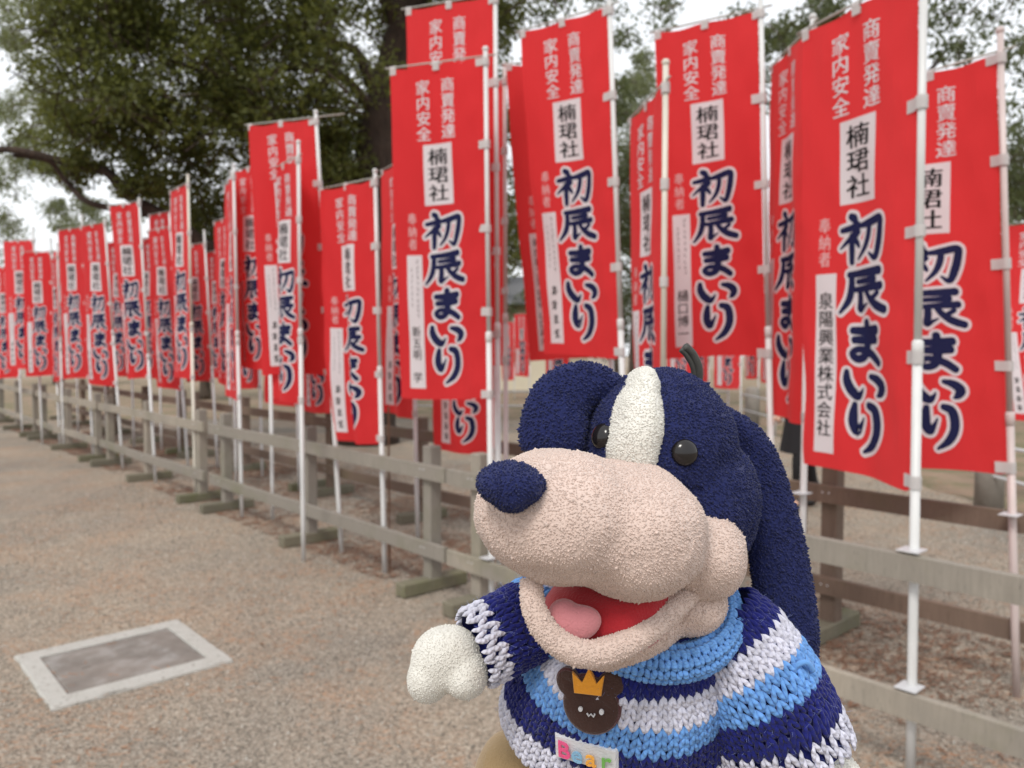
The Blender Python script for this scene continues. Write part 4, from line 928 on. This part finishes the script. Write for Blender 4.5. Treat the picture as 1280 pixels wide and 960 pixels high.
sweater = empty('sweater', (0,0,0)); sweater.parent = dog
# torso, its axis leaning away from the lens
ax = Vector((-.10, .46, -.88)).normalized(); c0 = W(806, 772, .016)-base
torso = Tube([c0+ax*t for t in (-.012, 0, .015, .035, .06, .085, .12)], [(.032,.030),(.037,.034),(.049,.042),(.060,.049),(.066,.053),(.069,.056),(.068,.056)], Vector((1,0,0)))
L0 = .012
navy_, blue_, white_ = M['y_navy'], M['y_blue'], M['y_white']
tbm = torso.base_mesh(0, L0+.088, 'sweater_body', M['y_navy'], sweater)
torso.knit([(L0-.006, L0+.016, navy_, ''), (L0+.016, L0+.031, white_, ''), (L0+.031, L0+.047, blue_, ''), (L0+.047, L0+.068, navy_, ''), (L0+.068, L0+.087, white_, '')], tbm, seed=3)
rs_ = Tube([W(893, 770, .026)-base, W(915, 800, .024)-base, W(945, 850, .020)-base, W(968, 895, .018)-base, W(986, 936, .018)-base], [(.024,.024),(.030,.028),(.033,.030),(.0345,.031),(.035,.031)], Vector((1,0,0)))
rm = rs_.base_mesh(0, rs_.L[-1], 'sleeve', M['y_navy'], sweater)
q = rs_.L[-1]; rs_.knit([(0, q*.20, navy_, ''), (q*.20, q*.40, white_, ''), (q*.40, q*.60, blue_, ''), (q*.60, q*.82, navy_, ''), (q*.82, q*1.02, white_, '')], rm, seed=5, cuff=True)
ls_ = Tube([W(700, 762, .034)-base, W(665, 775, .026)-base, W(630, 791, .018)-base, W(596, 808, .012)-base], [(.022,.022),(.0215,.022),(.0205,.021),(.0205,.020)], Vector((0,0,1)))
lm_ = ls_.base_mesh(0, ls_.L[-1], 'sleeve', M['y_navy'], sweater)
q = ls_.L[-1]; ls_.knit([(0, q*.22, white_, ''), (q*.22, q*.42, blue_, ''), (q*.42, q*.80, navy_, ''), (q*.80, q*1.04, white_, '')], lm_, seed=9, cuff=True)
# rolled collar
cc = W(812, 762, .016)-base; NC = 64; ring = []
e1 = Vector((1,0,0)); e2 = ax.cross(e1).normalized()
def col_pt(th, ph, off=0):
    rc = e1*math.cos(th)*.0415 + e2*math.sin(th)*.037; nrm = (e1*math.cos(th)+e2*math.sin(th)).normalized()
    n_ = nrm*math.cos(ph) - ax*math.sin(ph); return cc + rc + n_*(.0088+off) + ax*.002*math.sin(2*th), n_
vs = [col_pt(2*math.pi*i/NC, 2*math.pi*k/12, -.0015)[0] for i in range(NC) for k in range(12)]
mb = MB(); mb.add(vs, [(i*12+k, i*12+(k+1)%12, ((i+1)%NC)*12+(k+1)%12, ((i+1)%NC)*12+k) for i in range(NC) for k in range(12)])
cl = mb.build('collar', M['y_blue'], sweater, True); A, B_, N_ = [], [], []
for i in range(48):
    for k in range(10):
        for sg in (-1, 1):
            th = 2*math.pi*(i+.5)/48; a, na = col_pt(th+sg*.055, 2*math.pi*(k-.4)/10); b_, nb_ = col_pt(th+sg*.015, 2*math.pi*(k+.75)/10); A.append(a); B_.append(b_); N_.append((na+nb_).normalized())
legs_mesh('knit_stitches', A, B_, N_, .0018, M['y_blue'], cl, 4)
# stray fibres over the knitting
def fuzz(tubes, n, seed):
    r = random.Random(seed); V = []; F = []
    for q in range(n):
        tb_ = r.choice(tubes); th = r.uniform(0, 2*math.pi); t = r.uniform(tb_.L[0], tb_.L[-1]*(.75 if tb_ is torso else 1)); p, nn = tb_.pos(th, t, .0012)
        d = Vector((r.gauss(0,1), r.gauss(0,1), r.gauss(0,1))).normalized(); L = r.uniform(.0015, .0045); w_ = d.cross(nn).normalized()*.000035 if d.cross(nn).length > .01 else Vector((.0001,0,0))
        k = len(V)
        for s_ in range(5):
            f = s_/4; c = p + (nn*.9+d*.8)*L*f - nn*L*f*f*.5; V += [c-w_, c+w_]
        F += [(k+2*s_, k+2*s_+1, k+2*s_+3, k+2*s_+2) for s_ in range(4)]
    mb = MB(); mb.add(V, F); o = mb.build('yarn_fuzz', M['fuzz'], sweater); tag(o, kind='stuff')
fuzz([torso, torso, rs_, ls_], 7000, 5)
mb = MB(); cp = catmull([tuple(W(*p)-base) for p in [(985, 850, .0), (996, 832, -.004), (1008, 828, -.004), (1016, 838, -.002)]], 6); mb.tube(cp, [.0016]*len(cp), 8); mb.build('loose_yarn_end', M['y_blue'], sweater, True)
# paws and lower body
pw1 = blob('paw', [(556, 823, .006, 46, 38, .018, -25), (536, 842, .004, 27, 33, .015, 20), (583, 843, .000, 27, 30, .015, -10)], M['t_white'], voxel=.0015, smooth=4); pile(pw1, M['t_white'], .0013, .0007, 12, .9)
pw2 = blob('paw', [(1030, 968, .014, 52, 40, .024, 30), (1052, 1000, .012, 34, 44, .02)], M['t_white'], voxel=.0018, smooth=5); pile(pw2, M['t_white'], .0014, .0008, 13, .9)
blob('trousers', [(770, 990, .090, 120, 90, .05), (660, 1000, .070, 66, 92, .034, -25), (640, 1080, .055, 60, 90, .03), (860, 1060, .06, 62, 100, .03), (872, 1130, .055, 58, 80, .03)], M['t_tan'], voxel=.003, smooth=6)
sh = blob('shoe', [(628, 1185, .035, 60, 40, .045)], M['t_navy'], voxel=.003); sh = blob('shoe', [(880, 1205, .035, 60, 40, .045)], M['t_navy'], voxel=.003)

# ---- bear badge and name tape, sewn on the front of the sweater
tb_bvh = bvh([tbm])
def decal_frame(px, py, rot):
    hit, nn, _, _ = tb_bvh.ray_cast(CAM, ray(px, py).normalized())
    x = (Vector((1,0,0)) - nn*nn.x).normalized(); y = nn.cross(x); c, s_ = math.cos(rot), math.sin(rot)
    return hit-base, (x*c+y*s_), (y*c-x*s_), nn
def slab(name, outline, fr_, z0, z1, mat, parent, holes=None):
    o, x, y, n_ = fr_; k = len(outline)
    cx, cy = sum(p[0] for p in outline)/k, sum(p[1] for p in outline)/k
    def P(p, z, s_=1): u, v = cx+(p[0]-cx)*s_, cy+(p[1]-cy)*s_; return o + x*u + y*v + n_*(z-(u*u)*6)
    vs = [P(p, z0) for p in outline] + [P(p, z1*.7+z0*.3) for p in outline] + [P(p, z1, .94) for p in outline]
    f = [(j*k+i, j*k+(i+1)%k, (j+1)*k+(i+1)%k, (j+1)*k+i) for j in range(2) for i in range(k)] + [tuple(2*k+i for i in range(k))]
    mb = MB(); mb.add(vs, f); return mb.build(name, mat, parent)
def circ(cx, cy, rx, ry, n=28, a0=0, a1=2*math.pi): return [(cx+rx*math.cos(a0+(a1-a0)*i/n), cy+ry*math.sin(a0+(a1-a0)*i/n)) for i in range(n)]
fr1 = decal_frame(741, 880, R(5))
def bear(s_):
    out = []
    for i in range(120):
        a = 2*math.pi*i/120; best = 0
        for cx, cy, rx, ry in ((0, 0, .0150, .0138), (-.0115, .0118, .0066, .0066), (.0120, .0118, .0066, .0066), (0, .006, .0125, .010)):
            dx, dy = math.cos(a), math.sin(a); A_ = (dx/rx)**2+(dy/ry)**2; B1 = -2*(dx*cx/rx**2+dy*cy/ry**2); C1 = (cx/rx)**2+(cy/ry)**2-1; D = B1*B1-4*A_*C1
            if D >= 0: best = max(best, (-B1+math.sqrt(D))/2/A_)
        out.append(((best+s_)*math.cos(a), (best+s_)*math.sin(a)))
    return out
badge = slab('bear_badge', bear(.0008), fr1, 0, .0046, M['edge_brown'], sweater)
slab('bear_face', bear(-.0004), fr1, .004, .0054, M['felt_brown'], badge)
slab('crown', [(-.0080, .0070), (.0065, .0060), (.0092, .0165), (.0050, .0122), (.0015, .0205), (-.0030, .0128), (-.0082, .0180)], fr1, .004, .0064, M['felt_orange'], badge)
slab('bear_eye', circ(-.0052, -.0010, .0012, .0013, 14), fr1, .005, .0062, M['patch_white'], badge); slab('bear_eye', circ(.0060, -.0020, .0012, .0015, 14), fr1, .005, .0062, M['patch_white'], badge)
o_, x_, y_, n_ = fr1; mb = MB(); mb.tube([o_+x_*u+y_*v+n_*.0056 for u, v in ((-.0018,-.0028),(-.0010,-.0044),(.0003,-.0032),(.0016,-.0046),(.0024,-.0030))], .0005, 6); mb.build('bear_mouth', M['patch_white'], badge, True)
fr2 = decal_frame(735, 936, R(3))
tape = slab('name_tape', [(-.0178, -.0070), (.0178, -.0070), (.0178, .0070), (-.0178, .0070)], fr2, 0, .0062, M['patch_white'], sweater)
o_, x_, y_, n_ = fr2
for i, (ch_, mt, w_) in enumerate((('B', 'l_pink', .0128), ('e', 'l_blue', .0115), ('a', 'l_orange', .0115), ('r', 'l_green', .0115))):
    Vg, Fg = LET[ch_]; sx = .0142; k = len(Vg); ox = -.0155+i*.0082
    pts = [(ox+x*sx, -.0042+y*sx) for x, y in Vg]
    for q in range(1):
        me = bpy.data.meshes.new('letter'); me.from_pydata([o_+x_*u+y_*v+n_*(.0072-u*u*6) for u, v in pts], [], Fg); ob = link('letter', me, M[mt], tape)
        sm = ob.modifiers.new('thick', 'SOLIDIFY'); sm.thickness = .0009; sm.offset = 0
